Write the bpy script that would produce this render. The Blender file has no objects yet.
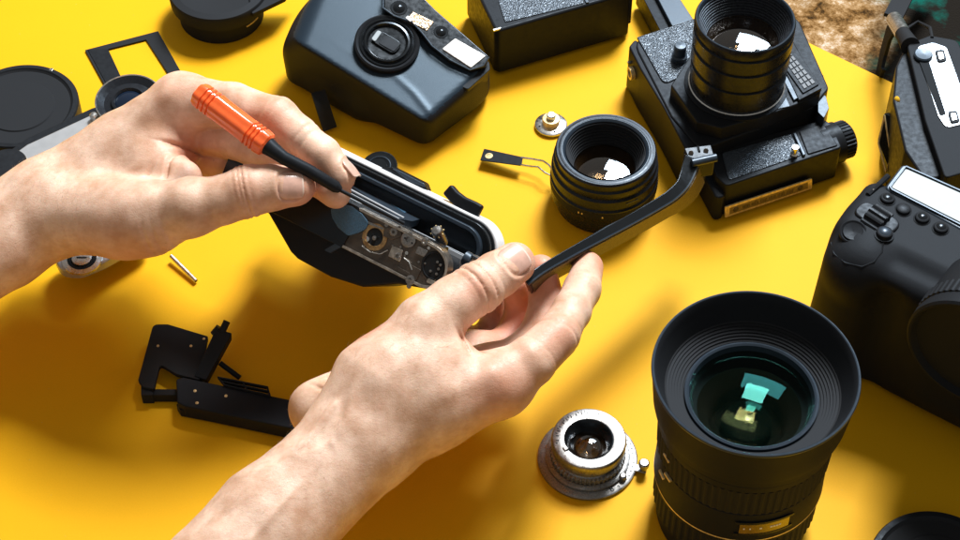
import bpy, math, random
import numpy as np
from mathutils import Vector, Matrix
random.seed(7); rng = np.random.default_rng(7)
S = bpy.context.scene
S.unit_settings.system = 'METRIC'; S.unit_settings.scale_length = 0.01      # one unit is one centimetre
COL = S.collection
# ------------------------------------------------------------------ camera
PITCH, DIST, FPX = math.radians(49.5), 96.5, 1930.0
CAM = np.array([0, -DIST*math.cos(PITCH), DIST*math.sin(PITCH)])
FW = np.array([0, math.cos(PITCH), -math.sin(PITCH)]); RT = np.array([1., 0, 0]); UP = np.cross(RT, FW)
cd = bpy.data.cameras.new('camera'); cam = bpy.data.objects.new('camera', cd); COL.objects.link(cam)
cam.location = CAM; cam.rotation_euler = (math.pi/2-PITCH, 0, 0)
cd.sensor_width = 36; cd.lens = 36*FPX/960; cd.clip_start = 1; cd.clip_end = 5000
cd.dof.use_dof = True; cd.dof.focus_distance = 89; cd.dof.aperture_fstop = 10
S.camera = cam
# ------------------------------------------------------------------ light
S.view_settings.view_transform = 'Standard'; S.view_settings.look = 'None'
S.view_settings.exposure = 0.0; S.view_settings.gamma = 1; S.view_settings.use_curve_mapping = False
W = bpy.data.worlds.new('World'); S.world = W; W.use_nodes = True
bg = W.node_tree.nodes['Background']; bg.inputs[0].default_value = (1.0, 0.96, 0.90, 1); bg.inputs[1].default_value = 0.27
def area(name, loc, target, sx, sy, power, col):
    l = bpy.data.lights.new(name, 'AREA'); l.shape = 'RECTANGLE'; l.size = sx; l.size_y = sy; l.energy = power; l.color = col
    o = bpy.data.objects.new(name, l); COL.objects.link(o); o.location = loc
    o.rotation_euler = (Vector(target)-Vector(loc)).to_track_quat('-Z', 'Y').to_euler(); return o
KD = Vector((0.27, 0.60, 1.0)).normalized()
area('window_light', KD*190, (2, 2, 0), 44, 50, 550000, (1.0, 0.985, 0.97))
area('skylight', (72, 150, 172), (5, 0, 0), 100, 62, 380000, (0.70, 0.85, 1.0))

# ------------------------------------------------------------------ pixel / geometry helpers
def ray(px, py): return FW + RT*((px-480)/FPX) + UP*((270-py)/FPX)
def at(px, py, z=0.0):
    d = ray(px, py); return Vector(CAM + d*((z-CAM[2])/d[2]))
def atl(M, px, py, zl):                      # where the line of sight meets the plane z = zl of frame M, in M's own coordinates
    Mi = M.inverted(); o = Mi @ Vector(CAM); d = Mi.to_3x3() @ Vector(ray(px, py))
    return o + d*((zl-o.z)/d.z)
def T(x, y=None, z=None):
    return Matrix.Translation(Vector(x) if y is None else Vector((x, y, z)))
def Rz(a): return Matrix.Rotation(math.radians(a), 4, 'Z')
def frame(o, x, z):                          # frame with origin o, x axis, z axis
    x = Vector(x).normalized(); z = Vector(z); z = (z - x*z.dot(x)).normalized(); y = z.cross(x)
    return Matrix(((x.x, y.x, z.x, o[0]), (x.y, y.y, z.y, o[1]), (x.z, y.z, z.z, o[2]), (0, 0, 0, 1)))
def join(*ms):
    V, F = [], []
    for v, f in ms:
        n = len(V); V += [Vector(p) for p in v]; F += [[i+n for i in q] for q in f]
    return V, F
def xf(M, m): return [M @ Vector(p) for p in m[0]], m[1]
def box(c, s):
    x, y, z = c; a, b, h = s[0]/2, s[1]/2, s[2]/2
    V = [(x+i*a, y+j*b, z+k*h) for k in (-1, 1) for i, j in ((-1, -1), (1, -1), (1, 1), (-1, 1))]
    return V, [[3, 2, 1, 0], [4, 5, 6, 7], [0, 1, 5, 4], [1, 2, 6, 5], [2, 3, 7, 6], [3, 0, 4, 7]]
def area2(p): return sum(p[i][0]*p[(i+1) % len(p)][1]-p[(i+1) % len(p)][0]*p[i][1] for i in range(len(p)))
def slab(top, bot):
    if area2(top) < 0: top, bot = top[::-1], bot[::-1]
    n = len(top); V = list(bot)+list(top)
    return V, [list(range(n))[::-1], list(range(n, 2*n))]+[[i, (i+1) % n, n+(i+1) % n, n+i] for i in range(n)]
def prism(p, z0, z1): return slab([(q[0], q[1], z1) for q in p], [(q[0], q[1], z0) for q in p])
def rnd(p, r, seg=5):                        # fillet the corners of a 2-D outline
    out = []; n = len(p); rs = r if isinstance(r, (list, tuple)) else [r]*n
    for i in range(n):
        a, b, c = Vector(p[i-1][:2]), Vector(p[i][:2]), Vector(p[(i+1) % n][:2]); rr = rs[i]
        if rr <= 0: out.append((b.x, b.y)); continue
        u, v = (a-b), (c-b); lu, lv = u.length, v.length; u /= lu; v /= lv
        ang = u.angle(v); t = min(rr/math.tan(ang/2), lu*.48, lv*.48)
        s, e = b+u*t, b+v*t
        for k in range(seg+1):
            w = k/seg; out.append(tuple(s*(1-w)**2+b*2*w*(1-w)+e*w*w))
    return out
def lathe(prof, n=64, rib=0, cap=False):     # prof: [(r, z)...]; rib: depth of ribbing, alternate columns
    V, F = [], []
    for r, z in prof:
        for k in range(n):
            a = 2*math.pi*k/n; rr = r-(rib if (k//2) % 2 else 0); V.append((rr*math.cos(a), rr*math.sin(a), z))
    for i in range(len(prof)-1):
        for k in range(n): F.append([i*n+k, i*n+(k+1) % n, (i+1)*n+(k+1) % n, (i+1)*n+k])
    if cap: F.append(list(range(n))[::-1]); F.append([(len(prof)-1)*n+k for k in range(n)])
    return V, F
def dome(r, z, h, n=48, m=10):               # lens surface, bulging by h above height z
    Rr = (r*r+h*h)/(2*abs(h)); V, F = [], []; s = 1 if h > 0 else -1
    for i in range(m+1):
        q = r*(1-i/m)+1e-4
        zz = math.sqrt(max(Rr*Rr-q*q, 0))-(Rr-abs(h))
        for k in range(n): a = 2*math.pi*k/n; V.append((q*math.cos(a), q*math.sin(a), z+s*zz))
    for i in range(m):
        for k in range(n): F.append([i*n+k, i*n+(k+1) % n, (i+1)*n+(k+1) % n, (i+1)*n+k])
    F.append([m*n+k for k in range(n)])
    return V, F
def tube(path, r, n=12, flat=None):          # round tube, or flat=(w, h) strap
    P = [Vector(p) for p in path]; V, F = [], []; up = None
    rs = r if isinstance(r, (list, tuple)) else [r]*len(P)
    for i, p in enumerate(P):
        d = (P[min(i+1, len(P)-1)]-P[max(i-1, 0)]).normalized()
        if up is None: up = Vector((0, 0, 1)) if abs(d.z) < .9 else Vector((1, 0, 0))
        sx = d.cross(up).normalized(); up = sx.cross(d).normalized()
        if flat:
            w, h = flat; ring = [(-w/2, -h/2), (w/2, -h/2), (w/2, h/2), (-w/2, h/2)]
        else: ring = [(rs[i]*math.cos(2*math.pi*k/n), rs[i]*math.sin(2*math.pi*k/n)) for k in range(n)]
        V += [p+sx*a+up*b for a, b in ring]
    m = 4 if flat else n
    for i in range(len(P)-1):
        for k in range(m): F.append([i*m+k, i*m+(k+1) % m, (i+1)*m+(k+1) % m, (i+1)*m+k])
    F.append(list(range(m))[::-1]); F.append([(len(P)-1)*m+k for k in range(m)])
    return V, F
def cyl(p0, p1, r0, r1=None, n=32): return tube([p0, p1], [r0, r0 if r1 is None else r1], n)
def ring(ro, ri, z0, z1, n=64): return lathe([(ri, z0), (ro, z0), (ro, z1), (ri, z1), (ri, z0)], n)
def arc(cx, cy, r, a0, a1, n): return [(cx+r*math.cos(math.radians(a0+(a1-a0)*i/n)), cy+r*math.sin(math.radians(a0+(a1-a0)*i/n))) for i in range(n+1)]

def link(name, me, parent=None, label=None):
    o = bpy.data.objects.new(name, me); COL.objects.link(o)
    if parent: o.parent = parent
    if label: o['label'] = label
    return o
def obj(name, m, mat, parent=None, bevel=0, segs=2, sharp=35, label=None, flat=False):
    me = bpy.data.meshes.new(name); me.from_pydata([tuple(v) for v in m[0]], [], m[1]); me.update()
    me.materials.append(mat)
    o = link(name, me, parent, label)
    if not flat:
        me.polygons.foreach_set('use_smooth', [True]*len(me.polygons))
        me.set_sharp_from_angle(angle=math.radians(sharp))
    if bevel:
        b = o.modifiers.new('bevel', 'BEVEL'); b.width = bevel; b.segments = segs; b.limit_method = 'ANGLE'; b.angle_limit = math.radians(sharp)
        b.harden_normals = True
    return o
def thing(name, label, cat, M=None, group=None):
    o = bpy.data.objects.new(name, None); COL.objects.link(o); o.empty_display_size = 1
    if M is not None: o.matrix_world = M
    o['label'] = label; o['category'] = cat
    if group: o['group'] = group
    return o
def text(name, body, size, mat, parent, M, ext=0.004, label=None):
    c = bpy.data.curves.new(name, 'FONT'); c.body = body; c.size = size; c.extrude = ext; c.align_x = 'CENTER'; c.align_y = 'CENTER'
    tmp = bpy.data.objects.new('tmp', c); COL.objects.link(tmp); dg = bpy.context.evaluated_depsgraph_get(); dg.update()
    me = bpy.data.meshes.new_from_object(tmp.evaluated_get(dg)); bpy.data.objects.remove(tmp)
    me.name = name; me.materials.clear(); me.materials.append(mat); me.transform(M)
    return link(name, me, parent, label)

# ------------------------------------------------------------------ materials
def mat(name, col, rough=.5, metal=0., bump=0., bscale=10., bdist=.02, vary=0., vscale=3., coat=0., spec=.5, kind='noise', detail=4., scratches=0., rvary=0.):
    m = bpy.data.materials.new(name); m.use_nodes = True; nt = m.node_tree; N = nt.nodes; L = nt.links
    b = N['Principled BSDF']; b.inputs['Base Color'].default_value = (*col, 1); b.inputs['Roughness'].default_value = rough
    b.inputs['Metallic'].default_value = metal; b.inputs['Coat Weight'].default_value = coat; b.inputs['Coat Roughness'].default_value = .12
    b.inputs['Specular IOR Level'].default_value = spec
    if max(col) < .06: b.inputs['Specular Tint'].default_value = (.72, .86, 1, 1)
    tc = N.new('ShaderNodeTexCoord')
    if bump:
        if kind == 'voronoi': t = N.new('ShaderNodeTexVoronoi'); t.feature = 'SMOOTH_F1'; out = t.outputs['Distance']
        else: t = N.new('ShaderNodeTexNoise'); t.inputs['Detail'].default_value = detail; out = t.outputs['Fac']
        t.inputs['Scale'].default_value = bscale; L.new(tc.outputs['Object'], t.inputs['Vector'])
        bp = N.new('ShaderNodeBump'); bp.inputs['Strength'].default_value = bump; bp.inputs['Distance'].default_value = bdist
        L.new(out, bp.inputs['Height']); L.new(bp.outputs[0], b.inputs['Normal'])
    if vary:
        t = N.new('ShaderNodeTexNoise'); t.inputs['Scale'].default_value = vscale; t.inputs['Detail'].default_value = 6; L.new(tc.outputs['Object'], t.inputs['Vector'])
        r = N.new('ShaderNodeMapRange'); r.inputs['From Min'].default_value = .3; r.inputs['From Max'].default_value = .7
        r.inputs['To Min'].default_value = 1-vary; r.inputs['To Max'].default_value = 1+vary; L.new(t.outputs['Fac'], r.inputs['Value'])
        x = N.new('ShaderNodeVectorMath'); x.operation = 'SCALE'; x.inputs[0].default_value = col; L.new(r.outputs[0], x.inputs['Scale']); L.new(x.outputs[0], b.inputs['Base Color'])
    if rvary:
        t = N.new('ShaderNodeTexNoise'); t.inputs['Scale'].default_value = 4; t.inputs['Detail'].default_value = 8; L.new(tc.outputs['Object'], t.inputs['Vector'])
        r = N.new('ShaderNodeMapRange'); r.inputs['From Min'].default_value = .3; r.inputs['From Max'].default_value = .7
        r.inputs['To Min'].default_value = max(rough-rvary, .03); r.inputs['To Max'].default_value = rough+rvary; L.new(t.outputs['Fac'], r.inputs['Value']); L.new(r.outputs[0], b.inputs['Roughness'])
    return m
K_BLACK = mat('black_plastic', (.014, .015, .017), .42, spec=.14, bump=.12, bscale=60, bdist=.01, rvary=.1)
K_GRAIN = mat('grained_black_plastic', (.014, .015, .018), .46, spec=.12, bump=.35, bscale=45, bdist=.015, detail=2)
K_MATTE = mat('matt_black', (.015, .015, .016), .7, spec=.2, bump=.2, bscale=40, bdist=.01)
K_FLAT = mat('flocked_black', (.006, .006, .006), .9)
K_GLOSS = mat('gloss_black', (.009, .010, .011), .20, spec=.35, bump=.05, bscale=8, bdist=.01, rvary=.06)
K_LENS = mat('anodised_black', (.013, .014, .017), .29, spec=.28, bump=.05, bscale=40, bdist=.01, rvary=.08)
K_LEATHER = mat('black_leatherette', (.030, .037, .046), .30, spec=.8, bump=.9, bscale=16, bdist=.05, kind='voronoi')
K_LEATHER_BR = mat('bounce_lit_leatherette', (.085, .055, .022), .5, bump=.9, bscale=22, bdist=.04, kind='voronoi', vary=.35, vscale=6)  # brown of light bounced off the yellow table put into the base colour
K_SATIN = mat('blue_black_satin', (.022, .032, .045), .36, spec=.6, bump=.10, bscale=70, bdist=.008, rvary=.06)
K_STEEL = mat('brushed_steel', (.62, .62, .60), .28, 1., bump=.03, bscale=30, bdist=.01, vary=.12, vscale=5, rvary=.1)
K_OLD = mat('tarnished_nickel', (.26, .255, .245), .36, .9, bump=.4, bscale=18, bdist=.010, vary=.28, vscale=14, rvary=.14)
K_DARKM = mat('worn_dark_metal', (.085, .07, .056), .36, .5, bump=.4, bscale=14, bdist=.015, vary=.45, vscale=1.2, rvary=.15)
K_SILVER = mat('grey_silver_enamel', (.42, .43, .44), .38, .55, bump=.08, bscale=50, bdist=.008, vary=.06, vscale=2)
K_WHITE = mat('white_enamel', (.80, .82, .84), .30, bump=.03, bscale=20, bdist=.01, vary=.04)
K_BRASS = mat('worn_brass', (.72, .56, .28), .38, .35, bump=.3, bscale=20, bdist=.01, vary=.3, vscale=5)
K_GOLD = mat('gold_label_plate', (.20, .15, .07), .45, .3, bump=.4, bscale=28, bdist=.012, vary=.35, vscale=12)
K_LCD = mat('pale_lcd', (.34, .38, .38), .45, spec=.3, vary=.03)
K_WINDOW = mat('chrome_panel', (.42, .45, .48), .20, .8, bump=.3, bscale=1.2, bdist=.08, vary=.4, vscale=1.5)
K_FLASH = mat('flash_diffuser', (.72, .70, .66), .16, bump=.5, bscale=6, bdist=.03, vary=.18, vscale=6, coat=.6)
K_BLUE = mat('blue_velvet', (.035, .095, .16), .55, bump=.8, bscale=40, bdist=.02, vary=.35, vscale=20)
K_RAIL = mat('polished_rail', (.60, .64, .68), .25, .4)
K_PRINT = mat('white_print', (.75, .75, .72), .5)
K_RUBBER = mat('black_rubber', (.014, .015, .017), .58, bump=.5, bscale=45, bdist=.015, detail=2, spec=.12)
K_FACE = mat('blue_sheen_plastic', (.012, .020, .030), .36, bump=.35, bscale=60, bdist=.012, spec=.5)  # blue sheen of the upturned face put into base and specular colour
K_FACE.node_tree.nodes['Principled BSDF'].inputs['Specular Tint'].default_value = (.58, .80, 1, 1)
def glass(name, tint, refl, rough=0.0, gain=1.0, glow=.12):
    m = bpy.data.materials.new(name); m.use_nodes = True; nt = m.node_tree; N = nt.nodes; L = nt.links; N.clear()
    out = N.new('ShaderNodeOutputMaterial'); mx = N.new('ShaderNodeMixShader'); tr = N.new('ShaderNodeBsdfTransparent'); gl = N.new('ShaderNodeBsdfGlossy')
    tr.inputs[0].default_value = (*tint, 1); gl.inputs[0].default_value = (*refl, 1); gl.inputs['Roughness'].default_value = rough
    fr = N.new('ShaderNodeFresnel'); fr.inputs['IOR'].default_value = 1.5; ml = N.new('ShaderNodeMath'); ml.operation = 'MULTIPLY'; ml.inputs[1].default_value = gain; ml.use_clamp = True
    L.new(fr.outputs[0], ml.inputs[0]); L.new(ml.outputs[0], mx.inputs[0]); L.new(tr.outputs[0], mx.inputs[1]); L.new(gl.outputs[0], mx.inputs[2]); L.new(mx.outputs[0], out.inputs[0])
    return m
G_TEAL = glass('teal_coated_glass', (.75, .85, .80), (.22, 1.0, .85), gain=.22)
G_AMBER = glass('amber_coated_glass', (.7, .6, .5), (1.0, .62, .28), gain=.3)
G_CLEAR = glass('clear_glass', (.85, .85, .85), (1, 1, 1), gain=2.4)
G_BACK = mat('deep_lens_brown', (.05, .028, .010), .25, coat=1.)

# yellow tabletop: fine fibre, faint marks
def yellow():
    m = mat('yellow_card', (.78, .39, .004), .55, bump=.10, bscale=30, bdist=.01, spec=.12)
    nt = m.node_tree; N = nt.nodes; L = nt.links; b = N['Principled BSDF']; tc = N.new('ShaderNodeTexCoord')
    a = N.new('ShaderNodeTexNoise'); a.inputs['Scale'].default_value = .12; a.inputs['Detail'].default_value = 9; a.inputs['Roughness'].default_value = .6
    c = N.new('ShaderNodeTexNoise'); c.inputs['Scale'].default_value = 14; c.inputs['Detail'].default_value = 3
    L.new(tc.outputs['Object'], a.inputs['Vector']); L.new(tc.outputs['Object'], c.inputs['Vector'])
    mx = N.new('ShaderNodeMix'); mx.data_type = 'RGBA'; mx.inputs['A'].default_value = (.75, .38, .003, 1); mx.inputs['B'].default_value = (.82, .435, .005, 1)
    L.new(a.outputs['Fac'], mx.inputs['Factor'])
    dv = N.new('ShaderNodeTexVoronoi'); dv.inputs['Scale'].default_value = 1.6; L.new(tc.outputs['Object'], dv.inputs['Vector'])   # sparse dust specks and lint
    dm = N.new('ShaderNodeMapRange'); dm.inputs['From Min'].default_value = .02; dm.inputs['From Max'].default_value = .045; dm.inputs['To Min'].default_value = .45; dm.inputs['To Max'].default_value = 0; L.new(dv.outputs['Distance'], dm.inputs['Value'])
    m2 = N.new('ShaderNodeMix'); m2.data_type = 'RGBA'; L.new(dm.outputs[0], m2.inputs['Factor']); L.new(mx.outputs['Result'], m2.inputs['A']); m2.inputs['B'].default_value = (.55, .42, .22, 1); mx = m2
    r = N.new('ShaderNodeMapRange'); r.inputs['To Min'].default_value = .93; r.inputs['To Max'].default_value = 1.07; L.new(c.outputs['Fac'], r.inputs['Value'])
    s = N.new('ShaderNodeVectorMath'); s.operation = 'SCALE'; L.new(mx.outputs['Result'], s.inputs[0]); L.new(r.outputs[0], s.inputs['Scale']); L.new(s.outputs[0], b.inputs['Base Color'])
    return m
def rug_mat():
    m = mat('mottled_rug', (.3, .2, .1), .95, spec=.05, bump=.6, bscale=9, bdist=.12); nt = m.node_tree; N = nt.nodes; L = nt.links; b = N['Principled BSDF']; tc = N.new('ShaderNodeTexCoord')
    a = N.new('ShaderNodeTexNoise'); a.inputs['Scale'].default_value = .75; a.inputs['Detail'].default_value = 9; a.inputs['Roughness'].default_value = .78; a.inputs['Distortion'].default_value = .15
    L.new(tc.outputs['Object'], a.inputs['Vector'])
    cr = N.new('ShaderNodeValToRGB'); e = cr.color_ramp.elements; e[0].position = .36; e[0].color = (.03, .016, .006, 1); e[1].position = .66; e[1].color = (.66, .58, .48, 1)
    x = e.new(.45); x.color = (.17, .085, .025, 1); x = e.new(.54); x.color = (.36, .22, .10, 1)
    L.new(a.outputs['Fac'], cr.inputs['Fac'])
    g = N.new('ShaderNodeTexNoise'); g.inputs['Scale'].default_value = .16; g.inputs['Detail'].default_value = 5; g.noise_dimensions = '4D'; g.inputs['W'].default_value = 3.1
    L.new(tc.outputs['Object'], g.inputs['Vector'])
    sx = N.new('ShaderNodeSeparateXYZ'); L.new(tc.outputs['Object'], sx.inputs[0])
    # the woven pattern goes from cream on the left to dark and teal on the right
    ad = N.new('ShaderNodeMath'); ad.operation = 'MULTIPLY_ADD'; ad.inputs[1].default_value = .055; ad.inputs[2].default_value = -1.20; L.new(sx.outputs['X'], ad.inputs[0])
    sm = N.new('ShaderNodeMath'); sm.operation = 'ADD'; L.new(ad.outputs[0], sm.inputs[0]); L.new(g.outputs['Fac'], sm.inputs[1])
    cm = N.new('ShaderNodeMapRange'); cm.inputs['From Min'].default_value = .40; cm.inputs['From Max'].default_value = .56; L.new(sm.outputs[0], cm.inputs['Value'])
    tn = N.new('ShaderNodeTexNoise'); tn.inputs['Scale'].default_value = .3; tn.inputs['Detail'].default_value = 6; L.new(tc.outputs['Object'], tn.inputs['Vector'])
    tr = N.new('ShaderNodeValToRGB'); e = tr.color_ramp.elements; e[0].position = .54; e[0].color = (.012, .010, .008, 1); e[1].position = .62; e[1].color = (.004, .085, .065, 1); L.new(tn.outputs['Fac'], tr.inputs['Fac'])
    mx = N.new('ShaderNodeMix'); mx.data_type = 'RGBA'; L.new(cm.outputs[0], mx.inputs['Factor']); L.new(cr.outputs[0], mx.inputs['A']); L.new(tr.outputs[0], mx.inputs['B'])
    L.new(mx.outputs['Result'], b.inputs['Base Color']); return m
# ------------------------------------------------------------------ the setting
e1, e2 = at(783, 30, 0), at(885, 79, 0); ed = (e2-e1).normalized()
A, B_ = e1-ed*70, e1+ed*60; inn = Vector((ed.y, -ed.x, 0))
o = obj('tabletop', prism([A, A+inn*90, B_+inn*90, B_], -.3, 0), yellow(), bevel=.05); o['kind'] = 'structure'
o = obj('rug', box((10, 10, -.85), (600, 600, 1.0)), rug_mat()); o['kind'] = 'structure'
# ------------------------------------------------------------------ implicit surfaces (surface nets) for moulded and living shapes
def surfnet(f, lo, hi, h):
    lo, hi = np.array(lo, float), np.array(hi, float); n = np.ceil((hi-lo)/h).astype(int)+1
    X, Y, Z_ = [(lo[a]+h*np.arange(n[a])).astype(np.float32) for a in range(3)]
    v = f(X[:, None, None], Y[None, :, None], Z_[None, None, :]).astype(np.float32)
    s = v < 0; c = np.zeros(tuple(n-1), np.int8)
    for i in (0, 1):
        for j in (0, 1):
            for k in (0, 1): c += s[i:n[0]-1+i, j:n[1]-1+j, k:n[2]-1+k]
    I = np.argwhere((c > 0) & (c < 8)); idx = -np.ones(tuple(n-1), np.int32); idx[tuple(I.T)] = np.arange(len(I))
    P = np.zeros((len(I), 3)); cnt = np.zeros(len(I))
    for ax in range(3):
        o1, o2 = [a for a in range(3) if a != ax]
        for a in (0, 1):
            for b in (0, 1):
                q = I.copy(); q[:, o1] += a; q[:, o2] += b; r = q.copy(); r[:, ax] += 1
                v0, v1 = v[tuple(q.T)], v[tuple(r.T)]; m = (v0 < 0) != (v1 < 0); t_ = np.where(m, v0/np.where(m, v0-v1, 1), 0)
                pp = (q-I).astype(float); pp[:, ax] += t_; P += pp*m[:, None]; cnt += m
    P = (P/cnt[:, None]+I)*h+lo
    F = []
    for ax in range(3):
        o1, o2 = [(1, 2), (2, 0), (0, 1)][ax]
        sl0 = [slice(None)]*3; sl1 = [slice(None)]*3; sl0[ax] = slice(0, -1); sl1[ax] = slice(1, None)
        E = np.argwhere(s[tuple(sl0)] != s[tuple(sl1)]); E = E[(E[:, o1] > 0) & (E[:, o2] > 0) & (E[:, o1] < n[o1]-1) & (E[:, o2] < n[o2]-1)]
        neg = s[tuple(E.T)]
        def C(a, b): q = E.copy(); q[:, o1] -= a; q[:, o2] -= b; return idx[tuple(q.T)]
        Q = np.stack([C(1, 1), C(0, 1), C(0, 0), C(1, 0)], 1); Q[~neg] = Q[~neg][:, ::-1]; F.append(Q)
    return P, np.concatenate(F)
def nmesh(name, P, F, m, parent, smooth=2, label=None):
    me = bpy.data.meshes.new(name); me.vertices.add(len(P)); me.vertices.foreach_set('co', P.ravel().astype(np.float32))
    me.loops.add(F.size); me.loops.foreach_set('vertex_index', F.ravel().astype(np.int32)); me.polygons.add(len(F))
    me.polygons.foreach_set('loop_start', np.arange(0, F.size, 4, dtype=np.int32)); me.polygons.foreach_set('use_smooth', np.ones(len(F), bool))
    me.update(calc_edges=True); me.validate(); me.materials.append(m); o = link(name, me, parent, label)
    if smooth: q = o.modifiers.new('smooth', 'SMOOTH'); q.factor = .5; q.iterations = smooth
    return o
def smin(a, b, k): h = np.maximum(k-np.abs(a-b), 0)/k; return np.minimum(a, b)-h*h*k*.25
def cap_(X, Y, Z, a, b, ra, rb):
    a = np.asarray(a, np.float32); b = np.asarray(b, np.float32); d = b-a; L = float(d@d)
    t_ = np.clip(((X-a[0])*d[0]+(Y-a[1])*d[1]+(Z-a[2])*d[2])/L, 0, 1)
    return np.sqrt((X-a[0]-t_*d[0])**2+(Y-a[1]-t_*d[1])**2+(Z-a[2]-t_*d[2])**2)-(ra+(rb-ra)*t_)
def rbox(x, y, z, c, s, r):
    q = [np.abs(v-c[i])-(s[i]-r) for i, v in enumerate((x, y, z))]
    return np.sqrt(sum(np.maximum(a, 0)**2 for a in q))+np.minimum(np.maximum(np.maximum(q[0], q[1]), q[2]), 0)-r
# ------------------------------------------------------------------ big zoom lens with hood, front right
p = at(756, 371, 10.4)
t = thing('zoom_lens', 'big black zoom lens standing upright with wide hood and teal reflection in its glass', 'lens', T(p.x, p.y, 0) @ Rz(-96))
obj('barrel', lathe([(3.0, 0), (3.35, .02), (3.42, .3), (3.42, 1.3), (3.5, 1.35), (3.5, 1.4)], 96), K_RUBBER, t)
obj('zoom_ring', lathe([(3.45, 1.4), (3.62, 1.45), (3.62, 3.0), (3.5, 3.05)], 240, rib=.05), K_MATTE, t, flat=True)
obj('barrel', lathe([(3.5, 3.05), (3.68, 3.08), (3.70, 3.2), (3.66, 5.2), (3.55, 5.3)], 96), K_RUBBER, t)
obj('focus_ring', lathe([(3.5, 5.3), (3.72, 5.35), (3.78, 7.0), (3.6, 7.05)], 280, rib=.045), K_MATTE, t, flat=True)
obj('barrel', lathe([(3.6, 7.05), (3.80, 7.1), (3.84, 7.5), (3.78, 7.55), (3.90, 7.62), (3.95, 8.0), (3.9, 8.05)], 96), K_RUBBER, t)
obj('hood', lathe([(3.80, 8.0), (4.02, 8.1), (4.08, 8.4), (4.16, 9.2), (4.24, 10.1), (4.28, 10.3), (4.27, 10.40), (4.20, 10.43), (4.14, 10.38), (4.02, 10.0), (3.78, 9.4), (3.66, 9.15)], 128), K_RUBBER, t)
pr = [(3.66, 9.15)]
for i in range(7):
    r = 3.66-i*.12; pr += [(r-.06, 9.12-i*.07), (r-.07, 9.06-i*.07), (r-.12, 9.05-i*.07)]
obj('filter_thread', lathe(pr, 128), K_MATTE, t, sharp=20)
obj('name_ring', lathe([(2.82, 8.60), (2.80, 8.78), (2.70, 8.82), (2.62, 8.76), (2.54, 8.5)], 128), K_SATIN, t)
obj('inner_barrel', lathe([(2.57, 8.52), (2.4, 7.9), (1.8, 7.4), (1.5, 6.4), (.01, 6.3)], 96), K_FLAT, t)
obj('front_glass', dome(2.55, 8.48, .50, 96, 20), G_TEAL, t)
obj('inner_glass', dome(2.2, 7.75, -.5, 64, 12), G_AMBER, t)
obj('inner_glass', dome(1.5, 7.35, .5, 64, 12), G_TEAL, t)
obj('inner_glass', dome(1.1, 6.6, .5, 64, 12), G_CLEAR, t)
obj('hood_lip', lathe([(4.285, 10.30), (4.30, 10.36), (4.27, 10.43), (4.21, 10.45), (4.17, 10.42)], 128), K_SATIN, t)  # satin ring added to carry the bluish highlight along the hood edge
# distance window on the side that faces the camera
def curved(r, z0, z1, a0, a1, dz=0, n=14):
    V = [(rr*math.cos(math.radians(a0+(a1-a0)*i/n)), rr*math.sin(math.radians(a0+(a1-a0)*i/n)), z) for rr in (r-.06, r) for z in (z0, z1) for i in range(n+1)]
    k = n+1; F = []
    for i in range(n): F += [[2*k+i, 2*k+i+1, 3*k+i+1, 3*k+i], [k+i, k+i+1, i+1, i], [i, i+1, 2*k+i+1, 2*k+i], [k+i+1, k+i, 3*k+i, 3*k+i+1]]
    F += [[0, 2*k, 3*k, k], [n, k+n, 3*k+n, 2*k+n]]
    return V, F
amber = mat('amber_scale_window', (.20, .115, .02), .18, coat=1., vary=.2)
w = obj('distance_window', curved(3.74, 3.95, 4.65, 0, 34), amber, t)
obj('window_frame', join(curved(3.76, 3.82, 3.95, -3, 37), curved(3.76, 4.65, 4.78, -3, 37)), K_LENS, w)
for i, a in enumerate((3, 7, 14, 21, 23, 25, 27)): obj('scale_mark', xf(Rz(a), box((3.745, 0, 4.33), (.02, .10 if i > 1 else .06, .09))), K_PRINT, w)
obj('gold_ring', lathe([(3.705, 3.3), (3.715, 3.34), (3.705, 3.38)], 96), K_BRASS, t)
for a, z in ((-62, 6.2), (-58, 5.1), (-66, 4.6)): obj('switch', xf(Rz(a), box((3.7, 0, z), (.14, .5, .14))), K_BRASS, t, bevel=.03)
obj('hood_mark', xf(Rz(200), box((4.22, 0, 10.2), (.04, .12, .12))), K_PRINT, t)

# ------------------------------------------------------------------ generic prime lens
def prime(t, z0, prof, glass_r, depth, front_z, ri, rib=None):
    obj('barrel', lathe(prof, 96), K_LENS, t)
    obj('front_rim', lathe([(ri[0], front_z), (ri[0]-.04, front_z+.01), (ri[1]+.17, front_z), (ri[1]+.15, front_z-.04)], 96), K_LENS, t)
    obj('filter_ring', lathe([(ri[1]+.17, front_z-.02), (ri[1]+.13, front_z-.02), (ri[1]-.01, front_z-.16), (ri[1]-.03, front_z-.2)], 96), K_SATIN, t)
    pr = []; n = 8
    for i in range(n):
        r = ri[1]-.03-(ri[1]-glass_r)*i/n; z = front_z-.08-depth*i/n; pr += [(r, z), (r, z-depth/n*.6), (r-.06, z-depth/n*.6)]
    pr.append((glass_r, front_z-depth-.1)); obj('inner_barrel', lathe(pr, 80), K_MATTE, t, sharp=20)
    obj('front_glass', dome(glass_r, front_z-depth-.1, .22, 64, 12), G_CLEAR, t)
    obj('inner_glass', dome(glass_r*.8, front_z-depth-.75, -.35, 48, 10), G_AMBER, t)
    obj('lens_interior', lathe([(glass_r, front_z-depth-.12), (glass_r*.8, front_z-depth-.8), (glass_r*.6, front_z-depth-1.2), (.01, front_z-depth-1.25)], 64), G_BACK, t)
p = at(606, 149, 3.8)
t = thing('camera_lens', 'stubby black prime lens between the small metal knob and the raised black back door', 'lens', T(p.x, p.y, 0) @ Rz(-90))
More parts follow.
